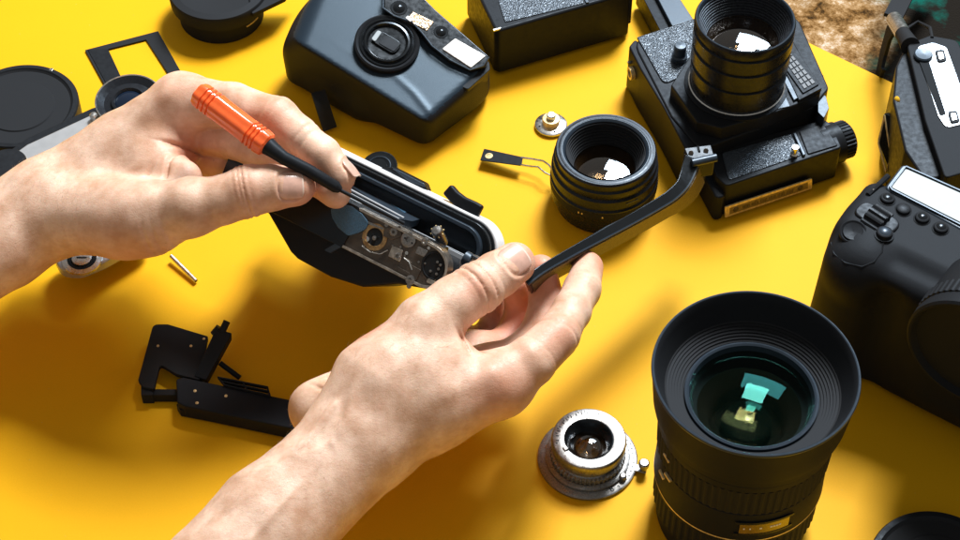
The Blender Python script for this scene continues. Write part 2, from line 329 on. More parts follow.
prime(t, 0, [(2.0, 0), (2.3, .02), (2.42, .12), (2.52, .7), (2.60, .78), (2.68, .85), (2.70, 1.35), (2.74, 1.42), (2.74, 2.0), (2.64, 2.08), (2.64, 2.2), (2.72, 2.28), (2.70, 2.7), (2.58, 2.8), (2.62, 2.88), (2.62, 3.25), (2.52, 3.33), (2.54, 3.7), (2.47, 3.8), (2.36, 3.8)], 1.6, 1.25, 3.8, (2.38, 2.04))
obj('depth_scale', lathe([(2.745, 1.5), (2.75, 1.55), (2.75, 1.85), (2.745, 1.9)], 96), K_MATTE, t)
for a in (-30, -26, -4, 42): obj('scale_mark', xf(Rz(a), box((2.75, 0, 1.7), (.02, .07, .11))), K_BRASS, t)
obj('index_mark', xf(Rz(28), box((2.7, 0, 2.5), (.06, .7, .08))), K_SATIN, t, bevel=.02)

# ------------------------------------------------------------------ vintage silver lens
zt = 1.7; p = at(589, 438, zt)
t = thing('vintage_lens', 'small old nickel screw lens with engraved ring and focusing lever on round flange', 'lens', T(p.x, p.y, 0) @ Rz(-90))
obj('flange', lathe([(1.2, 0), (2.25, 0), (2.3, .05), (2.3, .16), (2.22, .2), (1.6, .22)], 96), K_OLD, t)
obj('focus_mount', lathe([(1.95, .2), (1.95, .36), (1.85, .40), (1.72, .42)], 96, rib=0), K_OLD, t)
obj('knurled_ring', lathe([(1.62, .40), (1.74, .44), (1.74, .70), (1.62, .74)], 200, rib=.05), K_OLD, t, flat=True)
obj('barrel', lathe([(1.60, .72), (1.52, .78), (1.52, .98), (1.60, 1.04), (1.68, 1.10), (1.72, 1.50), (1.70, 1.62), (1.66, 1.68)], 96), K_OLD, t)
obj('front_ring', lathe([(1.66, 1.68), (1.62, 1.70), (1.14, 1.63), (1.12, 1.58)], 96), K_OLD, t)
obj('aperture_ring', lathe([(1.14, 1.62), (1.08, 1.64), (.98, 1.50), (.88, 1.25), (.80, 1.1)], 96), K_GLOSS, t)
obj('front_glass', dome(.82, 1.12, .32, 48, 12), G_CLEAR, t)
obj('inner_glass', dome(.6, .85, -.3, 48, 10), G_AMBER, t)
obj('lens_interior', lathe([(.84, 1.12), (.62, .8), (.01, .5)], 48), G_BACK, t)
eng = mat('engraving_black', (.01, .01, .01), .6)
for i in range(26):                                       # engraved scale round the front
    a = 150+i*5.2
    if i % 6 == 5: continue
    obj('engraved_mark', xf(Rz(a), box((1.50 if i % 2 else 1.44, 0, 1.690), (.09 if i % 2 else .13, .035, .012))), eng, t)
for i in range(14): obj('engraved_mark', xf(Rz(40+i*7), box((2.1, 0, .212), (.12, .03, .012))), eng, t)
text('engraved_number', '8', .40, eng, t, Rz(30) @ T(2.06, 0, .222) @ Rz(90))
obj('aperture_tab', xf(Rz(-62), box((1.22, 0, 1.67), (.22, .22, .12))), K_OLD, t, bevel=.04)
lv = obj('focus_lever', xf(Rz(75), box((2.45, 0, .16), (.65, .40, .12))), K_OLD, t, bevel=.04)
obj('lever_knob', xf(Rz(75), xf(T(2.62, 0, .2), lathe([(.16, 0), (.14, .2), (.24, .28), (.25, .5), (.18, .56), (.01, .57)], 32))), K_OLD, lv)
obj('infinity_stop', xf(Rz(52) @ T(1.98, 0, .2), lathe([(.17, 0), (.17, .26), (.1, .32), (.01, .32)], 24)), K_OLD, t)

# ------------------------------------------------------------------ small metal knob and hinged clip
p = at(551, 123, .3)
t = thing('metal_knob', 'tiny round silver knob with stepped centre lying on yellow card', 'knob', T(p.x, p.y, 0))
obj('base_disc', lathe([(.7, 0), (.84, .03), (.86, .1), (.86, .22), (.80, .26), (.42, .30)], 64), K_STEEL, t)
obj('collar', lathe([(.46, .26), (.48, .6), (.44, .66), (.22, .68)], 48), K_BRASS, t)
obj('stem', lathe([(.24, .66), (.24, .9), (.2, .95), (.01, .96)], 32), K_STEEL, t)
for a in (-30, -75, 200): obj('pin_hole', xf(Rz(a), xf(T(.65, 0, .27), lathe([(.001, .012), (.06, .012), (.06, -.02)], 12))), K_FLAT, t)
M = frame(at(480, 156, .5), at(532, 163, .8)-at(480, 156, .5), (0, 0, 1))
t = thing('hinged_clip', 'narrow black metal clip ending in a silver wire loop near small knob', 'clip', M)
def L2(px, py, z=0): return atl(M, px, py, z)
pts = [L2(484, 148.5), L2(523, 157), L2(521.5, 165.5), L2(480, 160)]
obj('plate', prism(rnd(pts, .05), -.06, 0), K_BLACK, t, bevel=.02)
obj('hole_rim', xf(T(L2(489, 156, 0)), lathe([(.2, 0), (.2, .02), (.12, .025), (.11, .0)], 20)), K_BRASS, t)
obj('eyelet', xf(T(L2(489, 156, .01)), lathe([(.11, .01), (.001, .012)], 16)), K_BRASS, t)
loop = [L2(521, 157.5, -.02), L2(532, 159, -.02), L2(543, 161, .05), L2(549, 165, .1), L2(553, 171, -.1), L2(551.5, 176, -.15), L2(545, 173, -.05), L2(538, 167, 0), L2(531, 166.5, -.02), L2(521, 165, -.02)]
obj('wire_loop', tube([Vector(a) for a in loop], .055, 8), K_STEEL, t)
# ------------------------------------------------------------------ loose lens cap discs
def cap(p, r, h, label, tilt=0):
    t = thing('lens_cap', label, 'lens cap', T(p.x, p.y, 0))
    obj('rim', lathe([(r*.9, 0), (r, .03), (r, h-.08), (r-.06, h), (r-.3, h+.01), (r-.36, h-.05)], 96), K_BLACK, t)
    obj('face_plate', lathe([(r-.36, h-.05), (r-.45, h-.12), (r*.6, h-.14), (r*.58, h-.08), (.001, h-.08)], 96), K_MATTE, t)
    return t
p = at(938, 568, .9); cap(p, 3.0, .9, 'black round lens cap cut off by the bottom right corner')
p = at(19, 105, 1.6)
t = cap(p, 3.12, 1.6, 'large matt black round cap lying beyond the silver camera')
obj('notch', xf(Rz(64), box((3.0, 0, 1.59), (.2, .18, .06))), K_STEEL, t, bevel=.01)
# lens seen from its rear, cut off at the top
p = at(218, -14, 2.2)
t = thing('rear_lens', 'black round lens barrel with flat tab cut off by the top edge', 'lens', T(p.x, p.y, 0))
obj('barrel', lathe([(2.2, 0), (2.35, .05), (2.35, 1.1), (2.5, 1.2), (2.72, 1.3), (2.78, 2.0), (2.7, 2.15), (2.3, 2.2), (2.2, 1.9), (.01, 1.8)], 96), K_MATTE, t)
obj('gilt_edge', xf(T(0, 0, 0), curved(2.40, .75, .82, -48, -25)), K_BRASS, t)
q = [Vector(at(x, y, 2.0))-Vector((p.x, p.y, 0)) for x, y in ((245, -22), (300, -22), (285, -2), (252, 14))]
obj('tab', prism(rnd(q, .1), 1.7, 2.0), K_MATTE, t, bevel=.05)

# ------------------------------------------------------------------ flat black rectangular frame
def Z(pts, z): return [at(x, y, z) for x, y in pts]
ou = Z([(85, 50), (158, 31), (189, 86), (116, 106)], .12); inr = Z([(108, 49), (146, 39.5), (171, 78), (127, 90)], .12)
c = sum(ou, Vector())/4
t = thing('mask_frame', 'thin black rectangular frame lying flat behind the left hand', 'frame', T(c.x, c.y, 0))
ou = [q-Vector((c.x, c.y, 0)) for q in ou]; inr = [q-Vector((c.x, c.y, 0)) for q in inr]
V = [(q.x, q.y, z) for z in (.02, .12) for q in ou+inr]; F = []
for i in range(4):
    j = (i+1) % 4; F += [[8+i, 8+j, 12+j, 12+i][::-1], [i, j, 4+j, 4+i], [i, 8+i, 8+j, j], [4+i, 4+j, 12+j, 12+i]]
obj('frame', (V, F), K_MATTE, t, bevel=.015)
a, b = (inr[0]+inr[3])/2, (ou[0]+ou[3])/2
obj('plate', prism([ou[0]+(inr[0]-ou[0])*.12, inr[0], inr[3], ou[3]+(inr[3]-ou[3])*.12], .123, .16), K_BLACK, t, bevel=.01)
# small steel rod and stray black pin
a, b = at(171, 256, .35), at(196, 281, .18)
t = thing('steel_pin', 'short thin steel pin lying on the card under the left thumb', 'pin', T(a))
obj('shaft', cyl((0, 0, 0), b-a, .11), K_STEEL, t)
obj('tip_face', cyl((b-a)*1.0, (b-a)*1.004, .085), K_DARKM, t)
a = at(352, 516, .2)
t = thing('black_sliver', 'thin black plastic sliver beside the right forearm', 'scrap', T(a))
obj('blade', slab([Vector(q)-a for q in Z([(353, 516), (358, 515), (366, 501), (365.5, 498)], .2)], [Vector(q)-a for q in Z([(353, 516), (358, 515), (366, 501), (365.5, 498)], .02)]), K_GLOSS, t, bevel=.02)
# ------------------------------------------------------------------ helpers for things traced on planes of known height
def LZ(M, pts, z): return [atl(M, x, y, z) for x, y in pts]
def pz(M, pts, z0, z1, r=0, seg=4):
    q = [(a.x, a.y) for a in LZ(M, pts, z1)]
    return prism(rnd(q, r, seg) if r else q, z0, z1)
# ------------------------------------------------------------------ SLR lying on its back with lens pointing up
c = at(740, 90, 0); M = T(c)
t = thing('film_camera', 'black leather-covered SLR camera lying on its back, lens up, with motor winder and gold plate', 'camera', M)
obj('body', pz(M, [(632, 40), (694, 18), (770, -8), (800, 22), (829, 88), (812, 108), (760, 128), (700, 150), (671, 116)], .15, 3.15, [1.1, .1, .3, .3, .5, .3, .2, .6, .1]), K_BLACK, t, bevel=.18, segs=3)
obj('leather_panel', pz(M, [(637, 37), (693, 19.5), (715, 60), (664, 84)], 3.1, 3.24, [.05, .05, .05, .35]), K_LEATHER, t, bevel=.05)
# rounded end wall with the strap lug
e = [(629, 46), (636, 37.5), (662, 84), (690, 128), (700, 150), (690, 158), (664, 108), (640, 68)]
obj('end_wall', pz(M, e, .1, 3.05, .25), K_GRAIN, t, bevel=.1)
la, lb_ = atl(M, 629, 46, 3.05), atl(M, 640, 68, 3.05); ld = (lb_-la).normalized(); ln_ = Vector((ld.y, -ld.x, 0)); ln_ = ln_ if ln_.x < 0 else -ln_
lugM = frame((la+lb_)/2+ln_*.0-Vector((0, 0, 1.15)), ld, ln_)
obj('strap_lug', xf(lugM, ring(.36, .24, -.1, .22, 32)), K_BRASS, t)
obj('lug_screw', xf(lugM @ T(-.5, .3, 0), lathe([(.09, -.05), (.09, .16), (.001, .17)], 16)), K_STEEL, t)
# raised mirror-box / top housing
obj('mirror_box', pz(M, [(671, 85), (706, 30), (790, 34), (821, 92), (800, 103), (768, 115), (722, 128), (697, 122)], 3.0, 3.95, .12), K_BLACK, t, bevel=.08)
obj('lens_flange', xf(T(atl(M, 736, 84, 4.0)), lathe([(2.66, -.15), (2.66, .02), (2.5, .06), (2.2, .06)], 96)), K_BLACK, t)
L0 = atl(M, 736.5, 83, 4.0); top = atl(M, 740, 21, 8.5)
l = obj('lens_barrel', xf(T(L0.x, L0.y, 4.0), lathe([(2.42, 0), (2.44, .12), (2.38, .2), (2.38, .8), (2.46, .85), (2.46, 1.5), (2.36, 1.55), (2.36, 1.8), (2.5, 1.9), (2.5, 2.7), (2.40, 2.75), (2.40, 2.95), (2.52, 3.05), (2.52, 3.7), (2.42, 3.75), (2.42, 3.9), (2.52, 4.0), (2.52, 4.35), (2.46, 4.45)], 96)), K_LENS, t)
obj('chrome_ring', xf(T(L0.x, L0.y, 4.0), lathe([(2.44, .0), (2.49, .03), (2.49, .1), (2.43, .13)], 96)), K_STEEL, l)
obj('filter_ring', xf(T(L0.x, L0.y, 4.0), lathe([(2.46, 4.45), (2.42, 4.47), (2.38, 4.45), (2.30, 4.30), (2.30, 4.2)], 96)), K_SATIN, l)
pr = []
for i in range(9): r = 2.30-i*.055; pr += [(r, 4.25-i*.14), (r, 4.14-i*.14), (r-.04, 4.13-i*.14)]
obj('inner_barrel', xf(T(L0.x, L0.y, 4.0), lathe(pr, 80)), K_LENS, l, sharp=20)
obj('front_glass', xf(T(L0.x, L0.y, 4.0), dome(1.80, 3.0, .30, 128, 40)), G_CLEAR, l)
obj('inner_glass', xf(T(L0.x, L0.y, 4.0), dome(1.5, 2.4, -.45, 96, 30)), G_AMBER, l)
obj('inner_glass', xf(T(L0.x, L0.y, 4.0), dome(1.2, 1.7, .4, 96, 30)), G_CLEAR, l)
obj('lens_interior', xf(T(L0.x, L0.y, 4.0), lathe([(1.86, 3.0), (1.5, 2.2), (1.2, 1.4), (.01, 1.3)], 64)), G_BACK, l)
# shutter button stub, meter grid and prism panels
sb = atl(M, 679, 60, 3.2)
obj('shutter_button', xf(T(sb), lathe([(.42, 0), (.42, .35), (.33, .4), (.33, 1.0), (.28, 1.06), (.01, 1.08)], 32)), K_SATIN, t)
obj('prism_housing', pz(M, [(771, 40), (786, 32), (822, 88), (799, 100)], 3.9, 4.15, .06), K_BLACK, t, bevel=.04)
gq = [(781, 56), (789, 51), (816, 83), (804, 90)]
g = obj('meter_frame', pz(M, [(777, 56), (789, 48), (819, 84), (803, 93)], 4.14, 4.24, .05), K_BLACK, t, bevel=.03)
q = LZ(M, gq, 4.25)
K_CELL = mat('pale_meter_cell', (.06, .075, .09), .5, vary=.1)
for i in range(7):
    for j in range(3):
        def bl(u, v): return (q[0]*(1-u)+q[3]*u)*(1-v)+(q[1]*(1-u)+q[2]*u)*v
        # u runs down the panel, v across
        def pt(u, v): return (q[0]*(1-v)+q[1]*v)*(1-u)+(q[3]*(1-v)+q[2]*v)*u
        cell = [pt((i+.12)/7, (j+.15)/3), pt((i+.88)/7, (j+.15)/3), pt((i+.88)/7, (j+.85)/3), pt((i+.12)/7, (j+.85)/3)]
        obj('meter_cell', prism(cell, 4.22, 4.29), K_CELL, g)
obj('window_bar', pz(M, [(780, 73), (784, 71), (799, 97), (794, 100)], 3.95, 4.1, 0), K_SATIN, t, bevel=.03)
obj('facet', pz(M, [(783, 90), (790, 106), (770, 110.5)], 3.93, 4.0, 0), K_SATIN, t, bevel=.02)
obj('back_flap', pz(M, [(786, 44), (817, 65), (824, 76), (821, 95), (806, 80)], 2.2, 2.6, .15), K_LEATHER, t, bevel=.06)
obj('side_block', pz(M, [(818, 92), (826, 96), (829, 108), (824, 118), (818, 112)], 1.0, 3.0, .05), K_SATIN, t, bevel=.06)
obj('hinge_arm', pz(M, [(637, -14), (650, -18), (672, 26), (661, 32)], .3, 1.6, .06), K_BLACK, t, bevel=.05)
obj('hinged_back', pz(M, [(648, -20), (664, -26), (694, 20), (672, 26)], 1.5, 1.9, .06), K_SATIN, t, bevel=.05)
# motor winder along the lower side
wz = 2.35
w = obj('winder', pz(M, [(706, 150), (762, 136), (824, 119), (832, 124), (842, 147), (726, 186), (716, 176)], .1, wz, [.3, 0, .1, .15, .25, .3, .2]), K_BLACK, t, bevel=.16, segs=3)
obj('leather_panel', pz(M, [(722, 153), (791, 133.5), (801, 155), (729, 180)], wz-.02, wz+.06, .12), K_LEATHER, w, bevel=.03)
obj('smooth_cover', pz(M, [(799, 131), (823, 123), (838, 145), (808, 154)], wz-.02, wz+.08, .1), K_BLACK, w, bevel=.05)
obj('seam_ridge', pz(M, [(793, 133), (796, 132), (806, 154), (803, 155.5)], wz-.02, wz+.16, 0), K_SATIN, w, bevel=.05)
pn = atl(M, 794, 155, wz+.05)
obj('winder_pin', xf(T(pn), lathe([(.2, 0), (.2, .1), (.12, .14), (.12, .42), (.2, .5), (.18, .6), (.01, .62)], 24)), K_STEEL, w)
a, b = atl(M, 727, 187, wz), atl(M, 842, 147.5, wz); wd = (b-a).normalized(); wn = Vector((wd.y, -wd.x, 0))
pl = frame(a+wd*.15+wn*.12, wd, wn); pm = M @ pl               # plane of the winder's front face: x along, y up (z x x)
q0 = [atl(pm, *k, .02) for k in ((724.5, 206.5), (811.5, 178), (811.5, 188), (724.5, 217))]
gp = obj('gold_plate', xf(pl, prism(rnd([(v.x, v.y) for v in q0], .05), .0, .09)), K_BRASS, t, bevel=.02)
cx = sum((v.x for v in q0))/4; cy = sum((v.y for v in q0))/4
def lerp4(u, v): return (q0[3]*(1-u)+q0[2]*u)*(1-v)+(q0[0]*(1-u)+q0[1]*u)*v
obj('engraved_inset', xf(pl, prism([lerp4(.05, .2), lerp4(.95, .2), lerp4(.95, .8), lerp4(.05, .8)], .085, .10)), K_GOLD, gp)
for i in range(36):
    u = .2+i*.6/36; obj('engraved_mark', xf(pl, prism([lerp4(u, .34), lerp4(u+.009, .34), lerp4(u+.009, .64), lerp4(u, .64)], .1, .112)), K_DARKM, gp) if i % 6 != 5 else None
for u in (.12, .86):
    v = lerp4(u, .5); obj('plate_screw', xf(pl @ T(v.x, v.y, .1), lathe([(.17, 0), (.15, .03), (.01, .035)], 20)), K_DARKM, gp)
k0 = Vector(atl(M, 834, 143, 1.35)); kd = wd
KM = frame(k0, (0, 0, 1), kd)
obj('winder_hub', xf(KM, lathe([(1.10, -.9), (1.10, .15), (.95, .2)], 48, cap=True)), K_BLACK, w)
obj('winder_knob', xf(KM, lathe([(1.0, .2), (1.02, .25), (1.02, .75), (.95, .8)], 120, rib=.06, cap=True)), K_BLACK, w, flat=True)
obj('knob_face', xf(KM, lathe([(.92, .8), (.86, .88), (.5, .92), (.3, .86), (.01, .86)], 48)), K_STEEL, w)
obj('corner_guard', pz(M, [(700, 168), (712, 160), (722, 186), (726, 196), (716, 198)], .05, 1.8, .3), K_GRAIN, w, bevel=.12)

# ------------------------------------------------------------------ black camera cut off by the top edge
c = at(560, -10, 0); M = T(c)
t = thing('film_camera', 'black textured camera body cut off by the top edge, left of the SLR', 'camera', M)
obj('body', pz(M, [(466, -30), (612, -60), (632, -20), (631, -8), (500, 30), (494, 28)], .2, 3.4, .25), K_BLACK, t, bevel=.16, segs=3)
obj('leather_panel', pz(M, [(505, 22), (584, 3), (575, -20), (498, 0)], 3.38, 3.46, .1), K_LEATHER, t, bevel=.03)
obj('seam_ridge', pz(M, [(586, 2.5), (589, 2), (580, -20), (577, -19)], 3.38, 3.47, 0), K_SATIN, t, bevel=.02)
obj('end_block', pz(M, [(594, 8), (633, -4), (629, -18), (590, -6)], .6, 2.6, .1), K_GRAIN, t, bevel=.08)
obj('metal_tag', pz(M, [(493, 29), (501, 27), (500.5, 28.5), (493.5, 30.5)], 3.32, 3.42, 0), K_STEEL, t, bevel=.01)
# ------------------------------------------------------------------ point-and-shoot lying on its back
c = at(400, 90, 0); M = T(c)
def zp(L): return [Vector(atl(M, x, y, z)) for x, y, z in L]
t = thing('compact_camera', 'black plastic point and shoot camera lying on its back with lens and flash facing up', 'camera', M)
topo = zp([(281, 20, 4.6), (306, -8, 4.8), (372, -22, 4.6), (434, 8, 4.1), (488, 54, 3.4), (492, 68, 3.1), (480, 88, 2.8), (433, 119, 2.5), (424, 121, 2.5), (360, 78, 3.9), (303, 24, 4.6), (285, 30, 4.5)])
bot = [Vector((p.x, p.y, .25)) for p in topo]
bot[8] = Vector(atl(M, 421, 148, .2)); bot[7] = Vector(atl(M, 430, 147, .2)); bot[9] = Vector(atl(M, 345, 115, .6)); bot[11] = Vector(atl(M, 286, 84, .3)); bot[0] = Vector(atl(M, 282, 72, .3)); bot[10] = Vector(atl(M, 303, 92, .3))
P0, P1, P2 = topo[4], topo[8], topo[1]
nx = (P1-P0).cross(P2-P0); nx = nx if nx.z > 0 else -nx
FM = frame(P0, (topo[8]-topo[10]), nx)            # x from the upper left end to the lower right end
WM = M @ FM                                       # world
def FP(pts, z): return [atl(WM, x, y, z) for x, y in pts]
fm = FM
RIDGE = [([FM @ v for v in FP([(306, 20), (330, 36), (356, 54), (372, 62), (396, 75), (414, 92), (431, 114)], .02)], .035, .17),
         ([FM @ v for v in FP([(374, -14), (372, 8), (362, 17), (354, 28), (352, 42), (358, 54), (372, 63)], .02)], .07, .12)]
def pl3(a, b, c_, out):                    # half-space through three points, normal pointing away from out
    a, b, c_ = [np.array(v, float) for v in (a, b, c_)]; n = np.cross(b-a, c_-a); n /= np.linalg.norm(n)
    if n@(np.array(out, float)-a) > 0: n = -n
    return a, n
ctr = atl(M, 385, 60, 1.5)
HS = [pl3(topo[4], topo[8], topo[1], ctr), pl3(topo[11], topo[8], atl(M, 421, 149, .2), ctr), pl3(atl(M, 426, 124, 2.5), atl(M, 492, 68, 3.1), atl(M, 428, 149, .2), ctr),
      pl3(atl(M, 488, 52, 3.4), atl(M, 430, 5, 4.1), atl(M, 489, 90, 0), ctr), pl3(atl(M, 281, 22, 4.0), atl(M, 300, -8, 4.0), atl(M, 287, 78, .3), ctr),
      pl3(atl(M, 296, -8, 4.8), atl(M, 372, -26, 4.6), atl(M, 372, 40, 0), ctr), pl3(atl(M, 372, -26, 4.6), atl(M, 440, 10, 4.1), atl(M, 440, 50, 0), ctr),
      (np.array([0, 0, .2]), np.array([0, 0, -1.])), pl3(atl(M, 281, 40, 2.9), atl(M, 300, -8, 3.6), atl(M, 310, 10, 4.75), ctr),
      pl3(atl(M, 491, 62, 3.0), atl(M, 486, 84, 2.4), atl(M, 491, 88, 1.0), ctr)]
def pns(X, Y, Z):
    d = None
    for i, (a, n) in enumerate(HS):
        q = (X-a[0])*n[0]+(Y-a[1])*n[1]+(Z-a[2])*n[2]; d = q if d is None else -smin(-d, -q, .16 if i == 1 else .62)
    g = cap_(X, Y, Z, atl(M, 330, 80, .9), atl(M, 364, 98, .9), .8, 1.0); d = smin(d, g, .8)
    for line, hg, w_ in RIDGE:
        m_ = None
        for a, b in zip(line[:-1], line[1:]):
            c_ = cap_(X, Y, Z, a, b, 0, 0); m_ = c_ if m_ is None else np.minimum(m_, c_)
        d = d-hg*np.exp(-(m_/w_)**2)
    return d
Pq, Fq = surfnet(pns, (-9, -8, -.3), (9, 9, 6.5), .085)
bd = nmesh('body', Pq, Fq, K_FACE, t, 3)
bd.data.materials.append(K_GRAIN)
nz = [p_.normal.z for p_ in bd.data.polygons]
bd.data.polygons.foreach_set('material_index', [0 if z > .72 else 1 for z in nz])  # upturned faces get the sheen colour, all others plain black grain
lc = FP([(387, 43)], .1)[0]
LM = fm @ T(lc)
hs = obj('lens_ring', xf(LM, lathe([(1.74, -.3), (1.72, .02), (1.62, .09), (1.54, .06), (1.48, .02)], 80)), K_BLACK, t)
obj('lens_step', xf(LM, lathe([(1.48, .0), (1.45, .08), (1.40, .10), (1.34, .06), (1.30, .0), (1.24, .06), (1.2, .16), (1.1, .18), (1.02, .06), (.98, -.02), (.01, -.04)], 80)), K_GLOSS, t)
cv = obj('lens_cover', xf(LM @ Rz(8), prism(rnd([(-.72, -.42), (.72, -.42), (.72, .42), (-.72, .42)], .34), -.04, .10)), K_GLOSS, t, bevel=.04)
obj('cover_blade', xf(LM @ Rz(8), prism(rnd([(-.36, -.34), (.62, -.3), (.66, .34), (-.2, .36)], .12), .10, .14)), K_BLACK, cv, bevel=.02)
obj('cover_glint', xf(LM @ Rz(8), prism(rnd([(-.78, -.34), (-.5, -.38), (-.54, .34), (-.80, .30)], .12), .08, .15)), mat('pale_cover_glint', (.26, .31, .34), .35), cv, bevel=.03)  # pale chip standing in for a highlight on the lens cover
# viewfinder / flash bar
bar = FP([(384, -16), (410, -16), (436, 10), (489, 56), (486, 66), (471, 70), (450, 60), (430, 44), (416, 27), (396, 17), (384, 10)], .3)
br = obj('window_bar', xf(fm, prism(rnd([(v.x, v.y) for v in bar], .2), -.2, .3)), K_GLOSS, t, bevel=.06)
rim = FP([(383, -8), (383, 8), (394, 16), (412, 22), (422, 33), (432, 46), (450, 60), (470, 70), (483, 66), (489, 57)], .34)
obj('bar_rim', xf(fm, tube(rim, .045, 8)), K_SATIN, br)
fq = FP([(455, 38.5), (486, 56), (471, 68), (442, 49)], .33)
obj('flash_window', xf(fm, prism(rnd([(v.x, v.y) for v in fq], .08), .25, .37)), K_FLASH, br, bevel=.03)
for (x, y, r) in ((399, 8, .42), (441, 32, .36)):
    v = FP([(x, y)], .31)[0]
    obj('window_well', xf(fm @ T(v), lathe([(r+.05, -.02), (r, .02), (r*.8, -.0), (r*.7, -.005), (.01, -.003)], 40)), K_FLAT, br)
    obj('window_glass', xf(fm @ T(v), dome(r*.75, .0, .14, 32, 8)), K_GLOSS, br)
K_SOCK = mat('amber_glass_block', (.50, .36, .22), .15, metal=.3, bump=.8, bscale=5, bdist=.06, vary=.7, vscale=6, coat=.8)
vq = FP([(413, 12), (434, 22), (427, 31), (406, 20)], .32)
obj('viewfinder_block', xf(fm, prism(rnd([(v.x, v.y) for v in vq], .05), .25, .36)), K_SOCK, br, bevel=.03)
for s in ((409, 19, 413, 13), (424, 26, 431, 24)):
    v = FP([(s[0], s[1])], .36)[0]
    obj('viewfinder_glint', xf(fm @ T(v), box((0, 0, .02), (.36, .2, .06))), K_WHITE, br, bevel=.03)  # white blocks standing in for highlights on the viewfinder
obj('flash_base', xf(fm, prism(rnd([(v.x, v.y) for v in FP([(447, 55), (472, 71), (489, 60), (490, 70), (468, 90), (455, 84)], -.1)], .2), -1.2, -.05)), K_BLACK, t, bevel=.12)
obj('belly_bulge', pz(M, [(336, 70), (365, 78), (372, 90), (352, 96)], .1, 1.8, .4), K_GRAIN, t, bevel=.2)
obj('strap_loop', tube([Vector(atl(M, 318, 92, 1.6)), Vector(atl(M, 322, 104, 1.3)), Vector(atl(M, 326, 117, .7)), Vector(atl(M, 330, 129, .15))], 0, flat=(.75, .22)), K_MATTE, t)
# ------------------------------------------------------------------ compact film camera, upper right, strap attached
c = at(935, 150, 0); M = T(c)
t = thing('compact_camera', 'slim dark compact camera with chrome control panel and braided strap at upper right', 'camera', M)
zt = 5.0
obj('body', pz(M, [(907, 44), (930, 35), (958, 40), (985, 110), (990, 165), (945, 178), (925, 120)], .2, zt, [.5, .2, .5, .3, .3, .2, .2]), K_RUBBER, t, bevel=.28, segs=5)
fr_ = [(907, 46), (925, 120), (942, 176), (920, 190), (886, 132), (884, 108), (890, 70)]
obj('front_shell', pz(M, [(906, 45), (916, 78), (929, 128), (943, 176), (925, 180), (905, 150), (893, 100), (896, 66)], .2, 4.5, .35), K_BLACK, t, bevel=.3, segs=5)
pq = LZ(M, [(917, 46), (933, 42), (947, 47), (966, 100), (972, 122), (946, 128), (938, 116), (923, 70)], zt+.06)
pa = obj('control_panel', prism(rnd([(v.x, v.y) for v in pq], .35), zt-.05, zt+.06), K_WINDOW, t, bevel=.04)
obj('panel_groove', pz(M, [(919, 60), (928, 58), (946, 114), (940, 116)], zt+.05, zt+.075, .1), K_FLAT, pa)
obj('shutter_button', xf(T(atl(M, 923, 56, zt+.05)), lathe([(.48, 0), (.48, .12), (.42, .18), (.2, .16), (.01, .15)], 40)), K_SATIN, pa)
for x, y, s in ((941, 56, 1.), (954, 117, 1.)):
    b_ = obj('push_button', pz(M, [(x-6, y-6), (x+3, y-7), (x+6, y+4), (x-3, y+6)], zt+.05, zt+.14, .16), K_BLACK, t, bevel=.03)
    obj('button_cap', pz(M, [(x-3.6, y-4), (x+2, y-4.6), (x+3.6, y+2.4), (x-2, y+3.6)], zt+.12, zt+.2, .1), K_STEEL, b_, bevel=.03)
wm = frame(Vector(atl(M, 893, 140, 2.5)), Vector((.52, -.85, 0)), Vector((-.85, -.52, .35)))
# shutter plate with its round and bars on the camera's front, facing the lower left
fq = [atl(M @ wm, *k, .0) for k in ((885, 113), (902, 122), (907, 160), (892, 176), (878, 140))]
sp = obj('front_plate', xf(wm, prism([(v.x, v.y) for v in fq], -.3, .05)), K_GLOSS, t, bevel=.04)
obj('plate_trim', xf(wm, tube([atl(M @ wm, *k, .06) for k in ((884.5, 115), (878.5, 143), (886, 172), (891, 156), (884.5, 115))], .05, 6)), K_BRASS, sp)
for i in range(4):
    x, y = 890.5+i*1.9, 122+i*7.6
    q = [atl(M @ wm, *k, .06) for k in ((x, y), (x+4.5, y+1.2), (x+5.6, y+6.0), (x+1.0, y+4.8))]
    obj('plate_bar', xf(wm, prism([(v.x, v.y) for v in q], .05, .08)), mat('pinkish_print', (.60, .50, .48), .5), sp)
v = atl(M @ wm, 915, 147, .35); obj('lug_screw', xf(wm @ T(v), lathe([(.22, -.6), (.22, .05), (.12, .1), (.01, .1)], 24)), K_STEEL, t)
v = atl(M @ wm, 897, 100, .2); obj('amber_window', xf(wm @ T(v), dome(.2, 0, .12, 24, 6)), mat('amber_lamp_lens', (.75, .45, .02), .2, coat=1.), t)
s0, s1 = atl(M, 894, 19, 3.6), atl(M, 903, 34, 4.3)
obj('strap_ferrule', cyl(s0, s1, .42, .42), K_STEEL, t)
obj('strap_boot', cyl(s1, Vector(s1)+(Vector(s1)-Vector(s0))*.8, .40, .5), K_MATTE, t)
# braided strap
sp_ = [at(896, 22, 3.5), at(889, 34, 2.2), at(884, 52, .8), at(880, 70, .15), at(882, 76, .12)]
s_ = obj('strap', tube([Vector(a)-c for a in sp_], 0, flat=(.95, .2)), K_MATTE, t, bevel=.04)
sp_ = [at(893, 17, 3.6), at(905, -6, 3.0), at(930, -16, 1.0)]
obj('strap', tube([Vector(a)-c for a in sp_], 0, flat=(1.0, .2)), K_MATTE, t)
sp_ = [at(905, 30, 4.2), at(918, 22, 4.0), at(930, 28, 4.6), at(932, 38, 5.0)]
obj('cord', tube([Vector(a)-c for a in sp_], .1, 8), K_MATTE, t)
